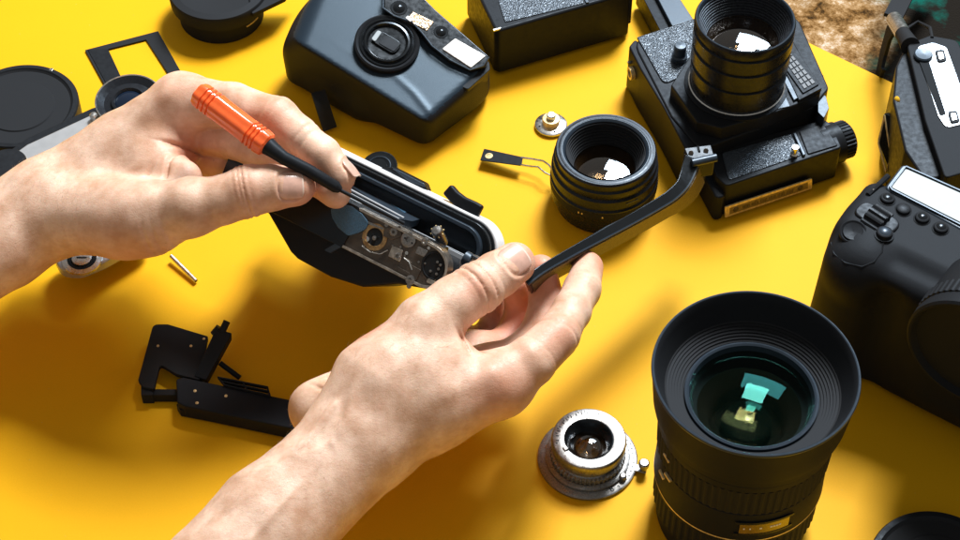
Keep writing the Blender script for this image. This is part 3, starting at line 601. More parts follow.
# ------------------------------------------------------------------ silver rangefinder under the left hand
c = at(70, 210, 0); M = T(c)
t = thing('rangefinder_camera', 'silver rangefinder camera with chrome-rimmed lens lying half hidden under the left hand', 'camera', M)
zt = 2.9
obj('body', pz(M, [(-60, 208), (27, 147), (92, 117), (160, 110), (176, 150), (150, 195), (60, 205), (-60, 230)], .25, zt-.5, [.2, .2, .8, 1., .5, .5, .5, .5]), K_LEATHER, t, bevel=.15, segs=3)
obj('top_plate', pz(M, [(-60, 206), (27, 144), (92, 114), (160, 108), (170, 135), (110, 170), (20, 200), (-60, 250)], zt-.6, zt, [.2, .2, .6, .9, .5, .3, .3, .2]), K_SILVER, t, bevel=.12, segs=3)
obj('shadow_rim', pz(M, [(-60, 200), (27, 138), (92, 108), (120, 100), (120, 130), (-60, 240)], .2, zt-.65, .2), K_BLACK, t, bevel=.05)  # black slab drawing the shadow line along the plate's far edge
obj('base_end', pz(M, [(50, 250), (80, 236), (150, 215), (150, 236), (104, 262), (80, 272), (60, 270)], .9, 1.5, [.8, .8, .5, .5, .5, 1.0, .8]), K_SILVER, t, bevel=.12, segs=3)
km = T(atl(M, 82, 259, 1.55))
kb = obj('rewind_knob', xf(km, lathe([(.98, -.1), (.98, .02), (.72, .05), (.70, -.02), (.50, -.02), (.48, .1), (.36, .12), (.01, .10)], 48)), K_STEEL, t)
obj('knob_well', xf(km, lathe([(.72, .06), (.70, .02), (.50, .02)], 48)), K_FLAT, kb)
obj('knob_slot', xf(km, box((0, 0, .115), (.5, .07, .03))), K_FLAT, kb)
obj('top_screw', xf(T(atl(M, 43, 158, zt)), lathe([(.16, 0), (.16, .04), (.1, .07), (.01, .02)], 24)), K_STEEL, t)
obj('winding_dial', xf(T(atl(M, 8, 168, zt)), lathe([(1.0, 0), (1.0, .35), (.95, .4), (.4, .42), (.01, .42)], 80)), K_BLACK, t)
obj('dial_rim', xf(T(atl(M, 8, 168, zt)), lathe([(1.02, .0), (1.05, .05), (1.05, .12), (1.0, .14)], 64)), K_BRASS, t)
lm = frame(Vector(atl(M, 129, 101, 3.3)), (1, 0, 0), (-.05, -.08, 1))
lb = obj('lens_barrel', xf(lm, lathe([(1.55, -2.0), (1.6, 0), (1.72, .05)], 64)), K_BLACK, t)
obj('chrome_rim', xf(lm, lathe([(1.68, .0), (1.74, .04), (1.74, .12), (1.69, .14), (1.65, .1)], 80)), K_STEEL, lb)
obj('inner_ring', xf(lm, lathe([(1.65, .12), (1.3, -.1), (.95, -.05), (.9, .1), (.8, .12), (.72, .0)], 80)), K_LENS, lb)
obj('front_glass', xf(lm, dome(.75, -.05, .22, 48, 10)), mat('blue_coated_glass', (.008, .014, .028), .08, spec=.4), lb)
obj('lens_lug', xf(T(atl(M, 94, 117, 3.1)), lathe([(.2, -.2), (.22, .15), (.15, .22), (.01, .24)], 24)), K_STEEL, t)
# ------------------------------------------------------------------ removed camera parts, lower left
c = at(190, 370, 0); M = T(c)
t = thing('camera_shutter_frame', 'black stripped camera frame part with upright bracket lying left of right wrist', 'camera part', M)
obj('plate', pz(M, [(153, 324), (168, 324), (208, 336), (200, 380), (176, 374), (160, 364), (154, 389), (143, 387), (138, 380)], .6, .85, [.3, .2, .1, .1, .2, .15, .1, .15, .2]), K_MATTE, t, bevel=.04)
obj('plate_wall', pz(M, [(143, 389), (178, 389), (178, 395), (142, 395)], .05, .6, .05), K_BLACK, t, bevel=.03)
obj('foot', pz(M, [(141, 384), (152, 386), (153, 395), (141, 395)], .03, .7, .06), K_MATTE, t, bevel=.03)
obj('bracket', slab(*[[Vector(atl(M, x, y, z)) for x, y, z in q] for q in ([(216, 328, 2.0), (232, 333, 2.0), (206, 380, .9), (194, 376, .9)], [(216, 334, 1.5), (232, 340, 1.5), (208, 384, .4), (196, 381, .4)])]), K_BLACK, t, bevel=.04)
obj('bracket_stud', cyl(Vector(atl(M, 222, 332, 1.9)), Vector(atl(M, 227, 321, 2.2)), .17), K_BLACK, t, bevel=.02)
obj('bracket_tab', cyl(Vector(atl(M, 213, 334, 1.7)), Vector(atl(M, 219, 327, 2.0)), .15), K_BLACK, t)
obj('strut', cyl(Vector(atl(M, 220, 363, .7)), Vector(atl(M, 240, 378, .3)), .13), K_BLACK, t)
for x, y in ((158, 346), (191, 346), (204, 339)): obj('rivet', xf(T(atl(M, x, y, .85)), lathe([(.07, 0), (.06, .03), (.01, .035)], 16)), K_BRASS, t)
c = at(240, 400, 0); M = T(c)
t = thing('film_gate_rail', 'long black camera rail part with ladder-shaped guide reaching under right wrist', 'camera part', M)
obj('rail', pz(M, [(176, 379), (183, 377), (297, 401), (310, 405), (306, 431), (285, 427), (185, 406), (177, 402)], .1, 1.0, [.15, .1, 0, .1, .1, 0, .1, .15]), K_GRAIN, t, bevel=.07)
obj('rail_lip', pz(M, [(176, 404), (186, 402), (290, 425), (286, 430), (180, 410)], .05, .55, .05), K_BLACK, t, bevel=.03)
q = LZ(M, [(217, 376), (268, 386), (271, 396), (224, 385)], 1.15)
def g4(u, v): return (q[0]*(1-u)+q[1]*u)*(1-v)+(q[3]*(1-u)+q[2]*u)*v
for v0 in (.0, .42, .84): obj('guide_bar', prism([g4(0, v0), g4(1, v0), g4(1, v0+.16), g4(0, v0+.16)], .95, 1.15), K_BLACK, t, bevel=.02)
for u0 in (0, .48, .96): obj('guide_rung', prism([g4(u0, .01), g4(u0+.04, .01), g4(u0+.04, .99), g4(u0, .99)], .95, 1.13), K_BLACK, t, bevel=.02)
for x, y in ((195, 391), (197, 403), (226, 396)): obj('rivet', xf(T(atl(M, x, y, 1.0)), lathe([(.08, 0), (.07, .03), (.01, .035)], 16)), K_BRASS, t)
# ------------------------------------------------------------------ DSLR standing upright at the right edge
g0, g1 = at(890, 189, 8.2), at(960, 221, 8.2); ux = (g1-g0).normalized(); ux.z = 0
o3 = at(848, 208, 8.2); DM = frame(Vector((o3.x, o3.y, 0)), ux, (0, 0, 1))       # x along the body, y away from the lens side, z up
t = thing('dslr_camera', 'large black DSLR standing upright at the right edge with pale display on top', 'camera', DM)
def q3(px, py, z=8.2): return atl(DM, px, py, z)
ga, gb = q3(838, 240, 7.6), q3(826, 306, 1.0)
def dslr(X, Y, Z):
    Z = Z*1.0976
    d = rbox(X, Y, Z, (9.0, -.2, 4.4), (8.6, 2.4, 4.3), .9)
    d = smin(d, rbox(X, Y, Z, (7.5, .6, 5.0), (7.6, 1.9, 4.1), .7), .5)
    g = cap_(X, Y, Z, (1.3, -1.7, .9), (1.5, -1.5, 7.3), 1.45, 1.35); d = smin(d, g, 1.2)
    d = smin(d, cap_(X, Y, Z, (1.1, -.4, 1.2), (1.2, .2, 7.6), 1.35, 1.15), 1.0)
    sh = (X-2.1)**2+(Y+2.1)**2
    d = smin(d, cap_(X, Y, Z, (1.75, -1.9, 7.2), (1.9, -1.5, 7.9), 1.25, 1.1), .6)
    d = smin(d, rbox(X, Y, Z, (8.5, -1.3, 3.9), (3.2, 1.6, 2.7), 1.2), 1.2)          # lens mount bulge
    d = np.maximum(d, -(Z-.12)*-1) if False else np.maximum(d, .12-Z)
    w = smin(rbox(X, Y, Z, (3.6, -4.0, 4.2), (.55, 1.6, 3.6), .5), 1e9+0*X, .1)
    return -smin(-d, w, .8)
def hit(px, py):
    Mi = DM.inverted(); o = np.array(Mi @ Vector(CAM)); d = np.array(Mi.to_3x3() @ Vector(ray(px, py))); tt = np.arange(72, 100, .02)
    q = o[None]+d[None]*tt[:, None]; v = dslr(q[:, 0], q[:, 1], q[:, 2]); k = np.argmax(v < 0)
    if not (v < 0).any(): k = np.argmin(v)
    p = q[k]; e = .05
    n = np.array([float(dslr(*(p+e*a))-dslr(*(p-e*a))) for a in np.eye(3)]); n /= np.linalg.norm(n)
    return Vector(p), Vector(n)
def on(px, py): p, n = hit(px, py); return frame(p, Vector((1, 0, 0)) if abs(n.x) < .9 else Vector((0, 1, 0)), n)
Pn, Fn = surfnet(dslr, (-1.2, -5, -.3), (19, 4.2, 9.8), .13)
nmesh('body', Pn, Fn, K_RUBBER, t, 3)
Mi_ = DM.inverted(); o_ = Mi_ @ Vector(CAM); d_ = Mi_.to_3x3() @ Vector(ray(974, 352)); lp_ = o_+d_*((-4.0-o_.y)/d_.y)
lf = frame(Vector((lp_.x, -3.3, lp_.z)), (1, 0, 0), (0, -1, 0))
obj('lens_barrel', xf(lf, lathe([(2.9, -2.5), (3.0, 0), (3.0, .4), (3.05, .45), (3.05, .9), (2.95, 1.0), (2.85, 1.0), (2.7, .7), (.01, .5)], 96)), K_RUBBER, t)
obj('lens_grip', xf(lf, lathe([(3.0, -.6), (3.08, -.55), (3.08, .2), (3.0, .25)], 240, rib=.04)), K_RUBBER, t, flat=True)
zt = 8.35
fr = obj('display_frame', prism(rnd([(v.x, v.y) for v in (q3(884, 188, zt), q3(903, 163, zt), q3(1000, 205, zt), q3(985, 243, zt))], .3), 7.6, zt), K_SATIN, t, bevel=.12, segs=3)
obj('display', prism(rnd([(v.x, v.y) for v in (q3(891, 187, zt+.05), q3(906, 168.5, zt+.05), q3(995, 208, zt+.05), q3(982, 233, zt+.05))], .12), zt-.1, zt+.05), K_LCD, fr, bevel=.03)
obj('display_bezel', tube([q3(x, y, zt+.03) for x, y in ((892, 190), (890, 187.5), (906, 167), (996, 207), (982, 236), (892, 190))], .07, 6), K_GLOSS, fr)
for x, y in ((887, 200), (903, 210.5), (922, 219), (940.5, 229)):
    m_ = on(x, y)
    b_ = obj('push_button', xf(m_, lathe([(.40, -.3), (.40, .03), (.34, .05), (.32, .16), (.26, .20)], 32, cap=True)), K_BLACK, t)
    obj('button_cap', xf(m_, dome(.25, .19, .08 if x != 903 else -.05, 24, 6)), K_GLOSS, b_)
m_ = on(884, 235); b_ = obj('side_button', xf(m_, lathe([(.48, -.3), (.46, .04), (.38, .06), (.36, .22), (.30, .26)], 32, cap=True)), K_BLACK, t)
obj('button_cap', xf(m_, dome(.29, .25, .1, 24, 6)), K_SATIN, b_)
a, b = hit(865, 211)[0], hit(889, 226)[0]; na = hit(877, 218)[1]; wd = (b-a).normalized()
obj('dial_housing', xf(frame((a+b)/2, wd, na), prism(rnd([(-1.05, -.55), (1.05, -.55), (1.05, .55), (-1.05, .55)], .5), -.3, .10)), K_BLACK, t, bevel=.1, segs=3)
dl = (b-a).length/2
# knurled wheel: its axle lies along the body, only the top of the rim shows
wm = frame((a+b)/2-na*.42, na, wd.cross(na))
wm = frame((a+b)/2-na*.45, na, wd)
obj('control_dial', xf(wm, lathe([(.72, -dl*.75), (.86, -dl*.68), (.86, dl*.68), (.72, dl*.75)], 60, rib=.10, cap=True)), K_BLACK, t, flat=True)
m_ = on(853, 232)
obj('shutter_button', xf(m_, lathe([(.62, -.2), (.62, .03), (.56, .07), (.48, .02), (.44, .10), (.3, .07), (.01, .05)], 48)), K_BLACK, t)
obj('grip_seam', tube([hit(x, y)[0] for x, y in ((831, 243), (834, 254), (845, 263), (862, 267), (874, 262), (882, 252), (883, 243))], .05, 6), K_BLACK, t)
obj('eyelet_strip', tube([hit(868, 195)[0], hit(888, 176)[0]], .14, 8), K_BLACK, t)
obj('strip_glint', tube([hit(872, 192)[0]+Vector((0, 0, .1)), hit(884, 180)[0]+Vector((0, 0, .1))], .06, 8), K_STEEL, t)  # bright bar laid on the strip as its highlight
text('engraved_logo', 'D', .3, K_SATIN, t, T(0, 0, -5)) if False else None

# ------------------------------------------------------------------ the opened camera being repaired, held in the hands
V3 = Vector(-FW); Lx = Vector(RT)*.895-Vector(UP)*.446; Pp = Vector(RT)*.446+Vector(UP)*.895
TL = math.radians(10.5)
O = at(395, 236, 9.0); Lx = Vector((.836, -.548, 0)).normalized(); Vp = (V3-Lx*V3.dot(Lx)).normalized(); Bn = Vp*math.cos(TL)-Vp.cross(Lx)*math.sin(TL)
HM = frame(O, Lx, Bn)
t = thing('opened_camera', 'opened camera with white edge, its gear plate exposed, held over the table in both hands', 'camera', HM)
def h(px, py, z=0): return atl(HM, px, py, z)
def hp(pts, z0, z1, r=0): 
    q = [(v.x, v.y) for v in (h(x, y, z1) for x, y in pts)]
    return prism(rnd(q, r, 6) if r else q, z0, z1)
pe = h(455, 264); x1 = pe.x; yt0 = h(432, 220).y; yt = h(416, 236).y; yb = h(400, 277).y
H = 6.2; xe = h(509, 243, -H).x
# gear plate, its raised rim and the case under it
pl = arc(x1-1.18, (yt+yb)/2, (yt-yb)/2, -90, 90, 20)+[(-9.2, yt), (-9.2, yb)]
def inset(p, k): return [(x-k if x > 0 else x+k, (y-(yt+yb)/2)*(1-k/((yt-yb)/2))+(yt+yb)/2) for x, y in p]
pli = inset(pl, .12)
obj('gear_plate', prism(pli, -.7, -.10), K_DARKM, t, bevel=.02)
n = len(pl)
V = [(x, y, z) for z in (-.6, 0.0) for x, y in pl]+[(x, y, z) for z in (-.12, 0.0) for x, y in pli]
F = []
for i in range(n):
    j = (i+1) % n; F += [[i, j, n+j, n+i], [n+i, n+j, 3*n+j, 3*n+i], [3*n+i, 3*n+j, 2*n+j, 2*n+i]]
K_RIM = mat('worn_edge_metal', (.42, .38, .33), .3, .9, bump=.3, bscale=20, bdist=.01, vary=.5, vscale=3)
obj('plate_rim', (V, F), K_RIM, t, bevel=.015)
yf = yt-.75
obj('lower_case', prism([(-9.2, yb+.03), (x1-1.1, yb+.03), (x1-.6, yb+.4), (x1-.5, yf-.32), (-9.2, yf-.32)], -H+.4, -.75), K_BLACK, t, bevel=.03)
def disc(px, py, prof, m, name, par=t, n=48, z=-.10): v = h(px, py, z); return obj(name, xf(T(v.x, v.y, z), lathe(prof, n)), m, par)
gw = disc(375, 237, [(.62, .0), (.62, .04), (.42, .05), (.40, .01)], mat('oiled_brown_ring', (.26, .165, .065), .5, bump=.6, bscale=12, bdist=.02, vary=.4, vscale=9), 'winding_socket')
disc(375, 237, [(.43, .02), (.40, .012), (.01, .010)], K_FLAT, 'socket_hole', gw, 32, z=-.09)
disc(368, 239, [(.12, 0), (.12, .12), (.01, .16)], K_STEEL, 'socket_pin', gw, 16)
disc(375, 238, [(.1, 0), (.1, .1), (.01, .12)], K_OLD, 'socket_pin', gw, 16)
gg = disc(409, 239.5, [(.36, 0), (.36, .08), (.30, .1), (.13, .1), (.12, .02), (.01, .02)], K_OLD, 'small_gear')
disc(406, 238, [(.05, .1), (.04, .115), (.01, .115)], K_FLAT, 'gear_hole', gg, 12)
disc(413, 243, [(.05, .1), (.04, .115), (.01, .115)], K_FLAT, 'gear_hole', gg, 12)
disc(425.5, 241.5, [(.18, 0), (.17, .1), (.08, .12), (.01, .06)], K_OLD, 'plate_screw', n=24)
disc(429, 248, [(.08, 0), (.07, .04), (.01, .05)], K_STEEL, 'plate_screw', n=16)
disc(387, 225, [(.1, 0), (.09, .05), (.01, .06)], K_OLD, 'plate_screw', n=16)
disc(407, 253, [(.09, 0), (.08, .05), (.01, .06)], K_STEEL, 'plate_screw', n=16)
dk = disc(435, 266, [(.66, .0), (.66, .04), (.58, .06), (.56, .015), (.01, .012)], K_FLAT, 'spool_socket')
for dx, dy in ((3, -4), (4, 3), (-4, 5), (6, -1), (2, 8)): disc(435+dx, 266+dy, [(.07, 0), (.06, .07), (.01, .08)], K_OLD, 'socket_pin', dk, 12)
disc(411, 280, [(.22, 0), (.22, .1), (.10, .12), (.09, .03), (.01, .03)], K_OLD, 'latch_screw', n=24)
disc(409, 286, [(.12, 0), (.1, .05), (.01, .06)], K_OLD, 'plate_screw', n=16)
for x, y, s in ((401, 247, 1), (419, 262, .8), (446, 282, .6), (433, 281, .5), (395, 258, .5)):
    disc(x, y, [(.07*s, 0), (.06*s, .05), (.01, .06)], K_OLD, 'plate_screw', n=12)
obj('cover_step', hp([(408, 263), (421, 270), (416, 281), (404, 275)], -.12, -.05, .05), K_DARKM, t, bevel=.02)
rr2 = random.Random(4)
for pts_, z1_, m_ in (([(384, 228), (400, 226), (402, 236), (392, 240), (383, 236)], -.04, K_DARKM), ([(392, 246), (403, 250), (400, 262), (388, 256)], -.05, K_RIM), ([(418, 246), (428, 251), (424, 257), (415, 253)], -.03, K_OLD),
                     ([(428, 278), (444, 286), (441, 289), (426, 282)], -.04, K_RIM), ([(360, 218), (384, 228), (383, 230), (359, 221)], -.05, K_OLD), ([(396, 266), (410, 273), (408, 276), (394, 270)], -.04, K_DARKM)):
    obj('bridge_plate', hp(pts_, -.12, z1_, .05), m_, t, bevel=.015)
for pts_ in ([(362, 246), (370, 252), (380, 254), (388, 250)], [(404, 258), (409, 262), (412, 270)]):
    obj('spring_wire', tube([h(x, y, -.04) for x, y in pts_], .028, 6), K_STEEL, t)
for k_i in range(8):
    x_ = rr2.uniform(358, 446); y_ = 222+(x_-358)*.48+rr2.uniform(2, 34)
    disc(x_, y_, [(.05, 0), (.045, .04), (.01, .05)], K_OLD if k_i % 3 else K_FLAT, 'plate_screw', n=10)
for x_, y_, r_ in ((394, 232, .20), (398, 256, .16)):
    g_ = obj('small_gear', xf(T(h(x_, y_, -.08)), lathe([(r_-.02, -.02), (r_, .0), (r_, .06), (r_-.03, .07), (.09, .07), (.08, .03), (.01, .03)], 48, rib=.03)), K_BRASS if r_ > .21 else K_OLD, t, flat=True)
obj('blue_patch', hp([(330, 208), (340, 203), (352, 206), (362, 214), (368, 222), (366, 229), (358, 233), (348, 236), (338, 228), (332, 218)], -.12, .012, .25), K_BLUE, t, bevel=.02)
obj('patch_scratch', hp([(324, 250), (338, 242), (341, 247), (330, 253)], -.12, .006, .05), K_SATIN, t)
fc = [h(x, y, 0) for x, y in ((352, 196), (358, 224), (340, 249))]
xc = h(349, 222, 0).x
obj('front_casing', prism([(-9.3, yb-.02), (xc+.15, yb-.02), (xc+.35, yt-.2), (xc+.2, yt+.02), (-9.3, yt+.02)], -.5, .008), K_GLOSS, t, bevel=.03)
# back opening: floor, rails, chambers, far wall with top plate
yf = yt-.75
obj('film_floor', prism([(-9.2, yf-.3), (x1+.9, yf-.3), (x1+.9, yf), (-9.2, yf)], -H+.9, -.8), K_GLOSS, t)
obj('case_edge', prism([(-9.2, yt-.18), (x1-1.0, yt-.18), (x1-1.0, yt), (-9.2, yt)], -1.1, -.5), K_GLOSS, t, bevel=.03)
def strip(name, z, y0, y1, xa, xb, th, m, b=.01): return obj(name, box(((xa+xb)/2, (y0+y1)/2, z), (xb-xa, y1-y0, th)), m, t, bevel=b)
for z in (-1.55, -1.95, -3.9, -4.25): strip('film_rail', z, yf-.02, yf+.20, -5.2, .9 if z > -3 else 2.2, .12, K_RAIL)
strip('film_gate', -2.9, yf-.02, yf+.06, -1.2, 1.0, 1.5, K_BLUE)
obj('pressure_pad', box((-.1, yf+.10, -2.9), (2.4, .12, 1.7)), K_SATIN, t, bevel=.05)
yc = (yt0+yb)/2+.05
blk = arc(xe-1.57, yc, 1.36, -90, 90, 24)+[(-9.5, yc+1.36), (-9.5, yc-1.36)]
obj('light_trap', prism(blk, -H+.75, -H+1.15), K_GLOSS, t, bevel=.06)
tp = arc(xe-1.55, yc, 1.55, -90, 90, 32)+[(-9.9, yc+1.55), (-9.9, yc-1.55)]
tpo = obj('top_plate', prism(tp, -H-.25, -H+.72), K_WHITE, t, bevel=.10, segs=3)
gv = arc(xe-1.57, yc, 1.44, -90, 90, 32)+[(-9.7, yc+1.44), (-9.7, yc-1.44)]
obj('edge_groove', prism(gv, -H+.70, -H+.84), K_BLACK, t, bevel=.03)
gv = arc(xe-1.7, yc, 1.1, -60, 90, 24)+[(-9.2, yc+1.1), (-9.2, yc+.9)]+arc(xe-1.7, yc, .9, 90, -60, 24)
obj('trap_ridge', prism(gv, -H+1.1, -H+1.4), K_SATIN, t, bevel=.04)
def hy(px, py, y):                           # where the line of sight meets the camera's own plane y = const
    Mi = HM.inverted(); o = Mi @ Vector(CAM); d = Mi.to_3x3() @ Vector(ray(px, py)); return o+d*((y-o.y)/d.y)
yg = yt-.15
gq_ = [hy(x, y, yg) for x, y in ((330, 172), (345, 167), (428, 209), (430, 217), (412, 222), (398, 219))]
obj('gate_panel', slab([v+Vector((0, .04, 0)) for v in gq_], [v-Vector((0, .3, 0)) for v in gq_]), K_SATIN, t)
for x0_, y0_, x1_, y1_, w_ in ((340, 168.5, 427, 211, .035), (340, 171.5, 424, 213, .028), (336, 182, 404, 218, .05), (336, 186, 399, 219, .035), (350, 163, 440, 207, .03)):
    obj('film_rail', tube([hy(x0_, y0_, yg+.08), hy(x1_, y1_, yg+.08)], w_, 8), K_RAIL, t)
obj('cloth_shutter', slab(*(lambda q_: ([v+Vector((0, .07, 0)) for v in q_], [v-Vector((0, .1, 0)) for v in q_]))([hy(x, y, yg) for x, y in ((376, 196), (392, 193), (420, 209), (404, 214))])), K_BLUE, t)
# rewind chamber at the right end
obj('spool_fork', xf(frame(Vector((x1+.25, yc+.2, -1.7)), (0, 0, 1), (1, -.1, .05)), lathe([(.34, -.6), (.34, .5), (.25, .6)], 24, cap=True)), K_SATIN, t)
obj('fork_blade', box((x1+.45, yc+.52, -1.6), (.9, .12, .5)), K_SATIN, t, bevel=.03)
sg = obj('sprocket', xf(frame(Vector(h(437, 231, -1.2)), (1, 0, 0), (.1, .5, 1)), lathe([(.26, -1.2), (.26, .02), (.2, .12), (.01, .15)], 24)), K_OLD, t)
for i in range(8): obj('sprocket_tooth', xf(frame(Vector(h(437, 231, -1.2)), (1, 0, 0), (.1, .5, 1)) @ Rz(i*45) @ T(.31, 0, -.08), box((-.03, 0, 0), (.10, .06, .08))), K_BRASS, sg, bevel=.02)
# lens mount box that bulges from the front
f0 = [h(x, y, -1.0) for x, y in ((250, 196), (268, 214), (290, 252), (297, 259), (330, 277), (362, 287), (398, 284), (430, 290), (440, 270), (300, 190))]
obj('lens_mount_box', slab([(v.x, v.y, -1.0) for v in f0], [(v.x*.96, v.y, -4.6) for v in f0]), K_BLACK, t, bevel=.14, segs=4)
ch = [h(x, y, -1.0) for x, y in ((291, 253), (298, 260), (313, 267.5), (330, 276), (346, 281.5), (362, 286.5), (380, 285.5), (396, 283.5))]
a, b = h(341, 247, -.5), h(405, 284, -.5)
# knobs and levers on the far (top) side
kz = -H-.25
kn = frame(Vector(h(380, 166, kz-.5)), (1, 0, 0), (0, 0, -1))
kn = frame(Vector(h(379, 167, -H-.7)), (1, 0, 0), (.05, .55, .85))
k_ = obj('rewind_knob', xf(kn, lathe([(.86, -.5), (.90, -.45), (.90, 0), (.84, .06), (.72, .02), (.60, .05), (.42, .0), (.38, .12), (.01, .12)], 64)), K_GLOSS, t)
obj('knob_groove', xf(kn, lathe([(.60, .055), (.57, .075), (.54, .055)], 64)), K_SATIN, k_)
def hs(pts, z0, z1): return slab([Vector(h(x, y, z1)) for x, y in pts], [Vector(h(x, y, z1))+Vector((0, 0, z0-z1)) for x, y in pts])
obj('accessory_shoe', hs([(378, 168), (392, 167), (424, 183), (427, 191), (407, 192), (374, 176)], -H-.5, -H+.1), K_GLOSS, t, bevel=.08, segs=3)
obj('shoe_rail', hs([(392, 168.5), (398, 170.5), (424, 184), (425, 187), (410, 182)], -H+.1, -H+.22), K_SATIN, t, bevel=.03)
obj('wind_lever_base', hs([(441, 204), (455, 209), (480, 216), (478, 218), (470, 217), (444, 208)], -H-.3, -H+.05), K_BLACK, t, bevel=.05)
lp = [h(448, 189, -H+.3), h(455, 197, -H+.35), h(463, 203, -H+.4), h(474, 208, -H+.4), h(481, 212, -H+.35)]
obj('wind_lever', tube(lp, 0, flat=(.62, .42)), K_BLACK, t, bevel=.12, segs=3)
obj('lever_post', cyl(h(459, 203, -H+.3), h(459, 209, -H-.1), .22), K_BLACK, t)

# ------------------------------------------------------------------ detached camera back held by the right hand
pth = [(528, 285, 8.7), (545, 272, 8.6), (575, 255, 8.2), (605, 239, 7.8), (635, 223, 7.3), (660, 209, 7.0), (676, 199, 6.9), (688, 187, 6.9), (695, 174, 7.0), (700, 160, 7.2)]
W3 = [at(*p) for p in pth]; o0 = W3[3]; Mb = T(o0)
t = thing('detached_back_cover', 'detached long black camera back with textured leatherette, curled tip, pinched by the right hand', 'camera part', Mb)
Wd = (-V3+(Vector(RT)*.447-Vector(UP)*.894)*.24).normalized()
def sweep(P, a0, a1, b0, b1, taper=None):
    V, F = [], []; n = len(P)
    for i, p in enumerate(P):
        d = (P[min(i+1, n-1)]-P[max(i-1, 0)]); d.normalize(); s = d.cross(V3).normalized()*-1
        k = taper[i] if taper else 1
        u_ = max(0, min(1, (p.x-3.2)/2.0)); Wd = (-V3+(Vector(RT)*.447-Vector(UP)*.894)*.24+(Vector(RT)*.75-Vector(UP)*.5)*.24*u_).normalized()
        V += [p+s*a0*k+Wd*b0, p+s*a1*k+Wd*b0, p+s*a1*k+Wd*b1, p+s*a0*k+Wd*b1]
    for i in range(n-1):
        for k in range(4): F.append([i*4+k, i*4+(k+1) % 4, (i+1)*4+(k+1) % 4, (i+1)*4+k])
    F += [[3, 2, 1, 0], [(n-1)*4+k for k in range(4)]]
    return V, F
PL = [p-o0 for p in W3]
# refine the path
PR = []
for i in range(len(PL)-1):
    for k in range(4):
        u = k/4; p0, p1, p2, p3 = PL[max(i-1, 0)], PL[i], PL[i+1], PL[min(i+2, len(PL)-1)]
        PR.append(.5*((2*p1)+(p2-p0)*u+(2*p0-5*p1+4*p2-p3)*u*u+(3*p1-p0-3*p2+p3)*u**3))
PR.append(PL[-1])
m = len(PR); tw = [min(1.25, .75+.75*i/m) + (.35 if i > m*.72 else 0)*min(1, (i-m*.72)/6) for i in range(m)]
obj('shell', sweep(PR, 0, .46, 0, 2.4, tw), K_GLOSS, t, bevel=.05, sharp=50)
obj('leatherette', sweep(PR[1:-2], -.07, .02, .14, 2.3), K_LEATHER_BR, t, bevel=.01, sharp=50)
obj('edge_highlight', sweep(PR, -.02, .05, -.03, .1), K_SATIN, t, sharp=50)  # blue satin strip standing in for the thin highlight along the edge
fl = [at(572, 247.5, 7.9)-o0, at(577, 243, 7.9)-o0, at(606, 226, 7.6)-o0, at(640, 209, 7.1)-o0, at(662, 198, 6.8)-o0, at(666, 203, 6.8)-o0, at(612, 233, 7.6)-o0, at(580, 248, 7.9)-o0]
obj('hinge_flange', slab(fl, [v+Vector((0, .1, -.35)) for v in fl]), K_GLOSS, t, bevel=.03)
tip = PR[-1]
def wp(x, y, z): return at(x, y, z)-o0
q = [wp(684, 148, 7.35), wp(711, 144.5, 7.35), wp(715, 158, 7.2), wp(690, 162, 7.2)]
obj('hinge_plate', slab(q, [v-Vector((0, 0, 1.2)) for v in q]), K_LENS, t, bevel=.05)
for x in (691, 706): obj('hinge_screw', cyl(wp(x, 153-(x-691)*.15, 7.2), wp(x, 153-(x-691)*.15, 7.36), .12), K_DARKM, t, bevel=.02)
obj('hinge_slot', slab(*(lambda s: (s, [v-Vector((0, 0, .3)) for v in s]))([wp(697, 146, 7.38), wp(699, 146, 7.38), wp(700.5, 151, 7.36), wp(698.5, 151, 7.36)])), K_FLAT, t)
obj('hinge_roller', cyl(wp(692, 163, 7.3), wp(716, 157.5, 7.3), .20), K_SATIN, t)

# ------------------------------------------------------------------ screwdriver
s0, s1 = at(197, 92, 13.3), at(268, 146, 12.3); SM = frame(s0, s1-s0, (0, -.5, 1)); Ls = (s1-s0).length
t = thing('screwdriver', 'small screwdriver with ribbed orange handle pinched in the left hand', 'screwdriver', SM)
def orange():
    m = mat('orange_plastic', (.86, .135, .025), .28, bump=.05, bscale=12, bdist=.01, coat=.4, vary=.08, vscale=2)
    b = m.node_tree.nodes['Principled BSDF']; b.inputs['Subsurface Weight'].default_value = .35; b.inputs['Subsurface Scale'].default_value = .3; b.inputs['Subsurface Radius'].default_value = (1, .3, .1); return m
KO = orange()
pr = [(.01, -.02), (.34, .0), (.50, .08), (.56, .22)]
def groove(x, w=.13, d=.07): return [(.58, x-w/2), (.58-d, x-w/6), (.58-d, x+w/6), (.58, x+w/2)]
for g in (.55, .78, 1.01): pr += groove(g)
pr += [(.56, 1.3), (.55, Ls-1.25)]
for g in (Ls-.95, Ls-.74, Ls-.53): pr += groove(g)
pr += [(.57, Ls-.25), (.54, Ls-.08), (.44, Ls), (.01, Ls+.01)]
Rx = frame((0, 0, 0), (0, 1, 0), (1, 0, 0))
V, F = lathe(pr, 48)
V = [Vector((v[0]*(1+.06*math.cos(6*math.atan2(v[1], v[0]))), v[1]*(1+.06*math.cos(6*math.atan2(v[1], v[0]))), v[2])) for v in V]
hd = obj('handle', xf(Rx, (V, F)), KO, t, sharp=25)
q = [atl(SM, x, y, .50) for x, y in ((221, 113), (227, 107), (253, 127), (248, 134))]
def sl(px, py, z): return SM.inverted() @ at(px, py, z)
e1_, e2_, e3_ = sl(340, 190, 10.75), sl(404, 223.5, 9.45), sl(336, 187, 10.9)
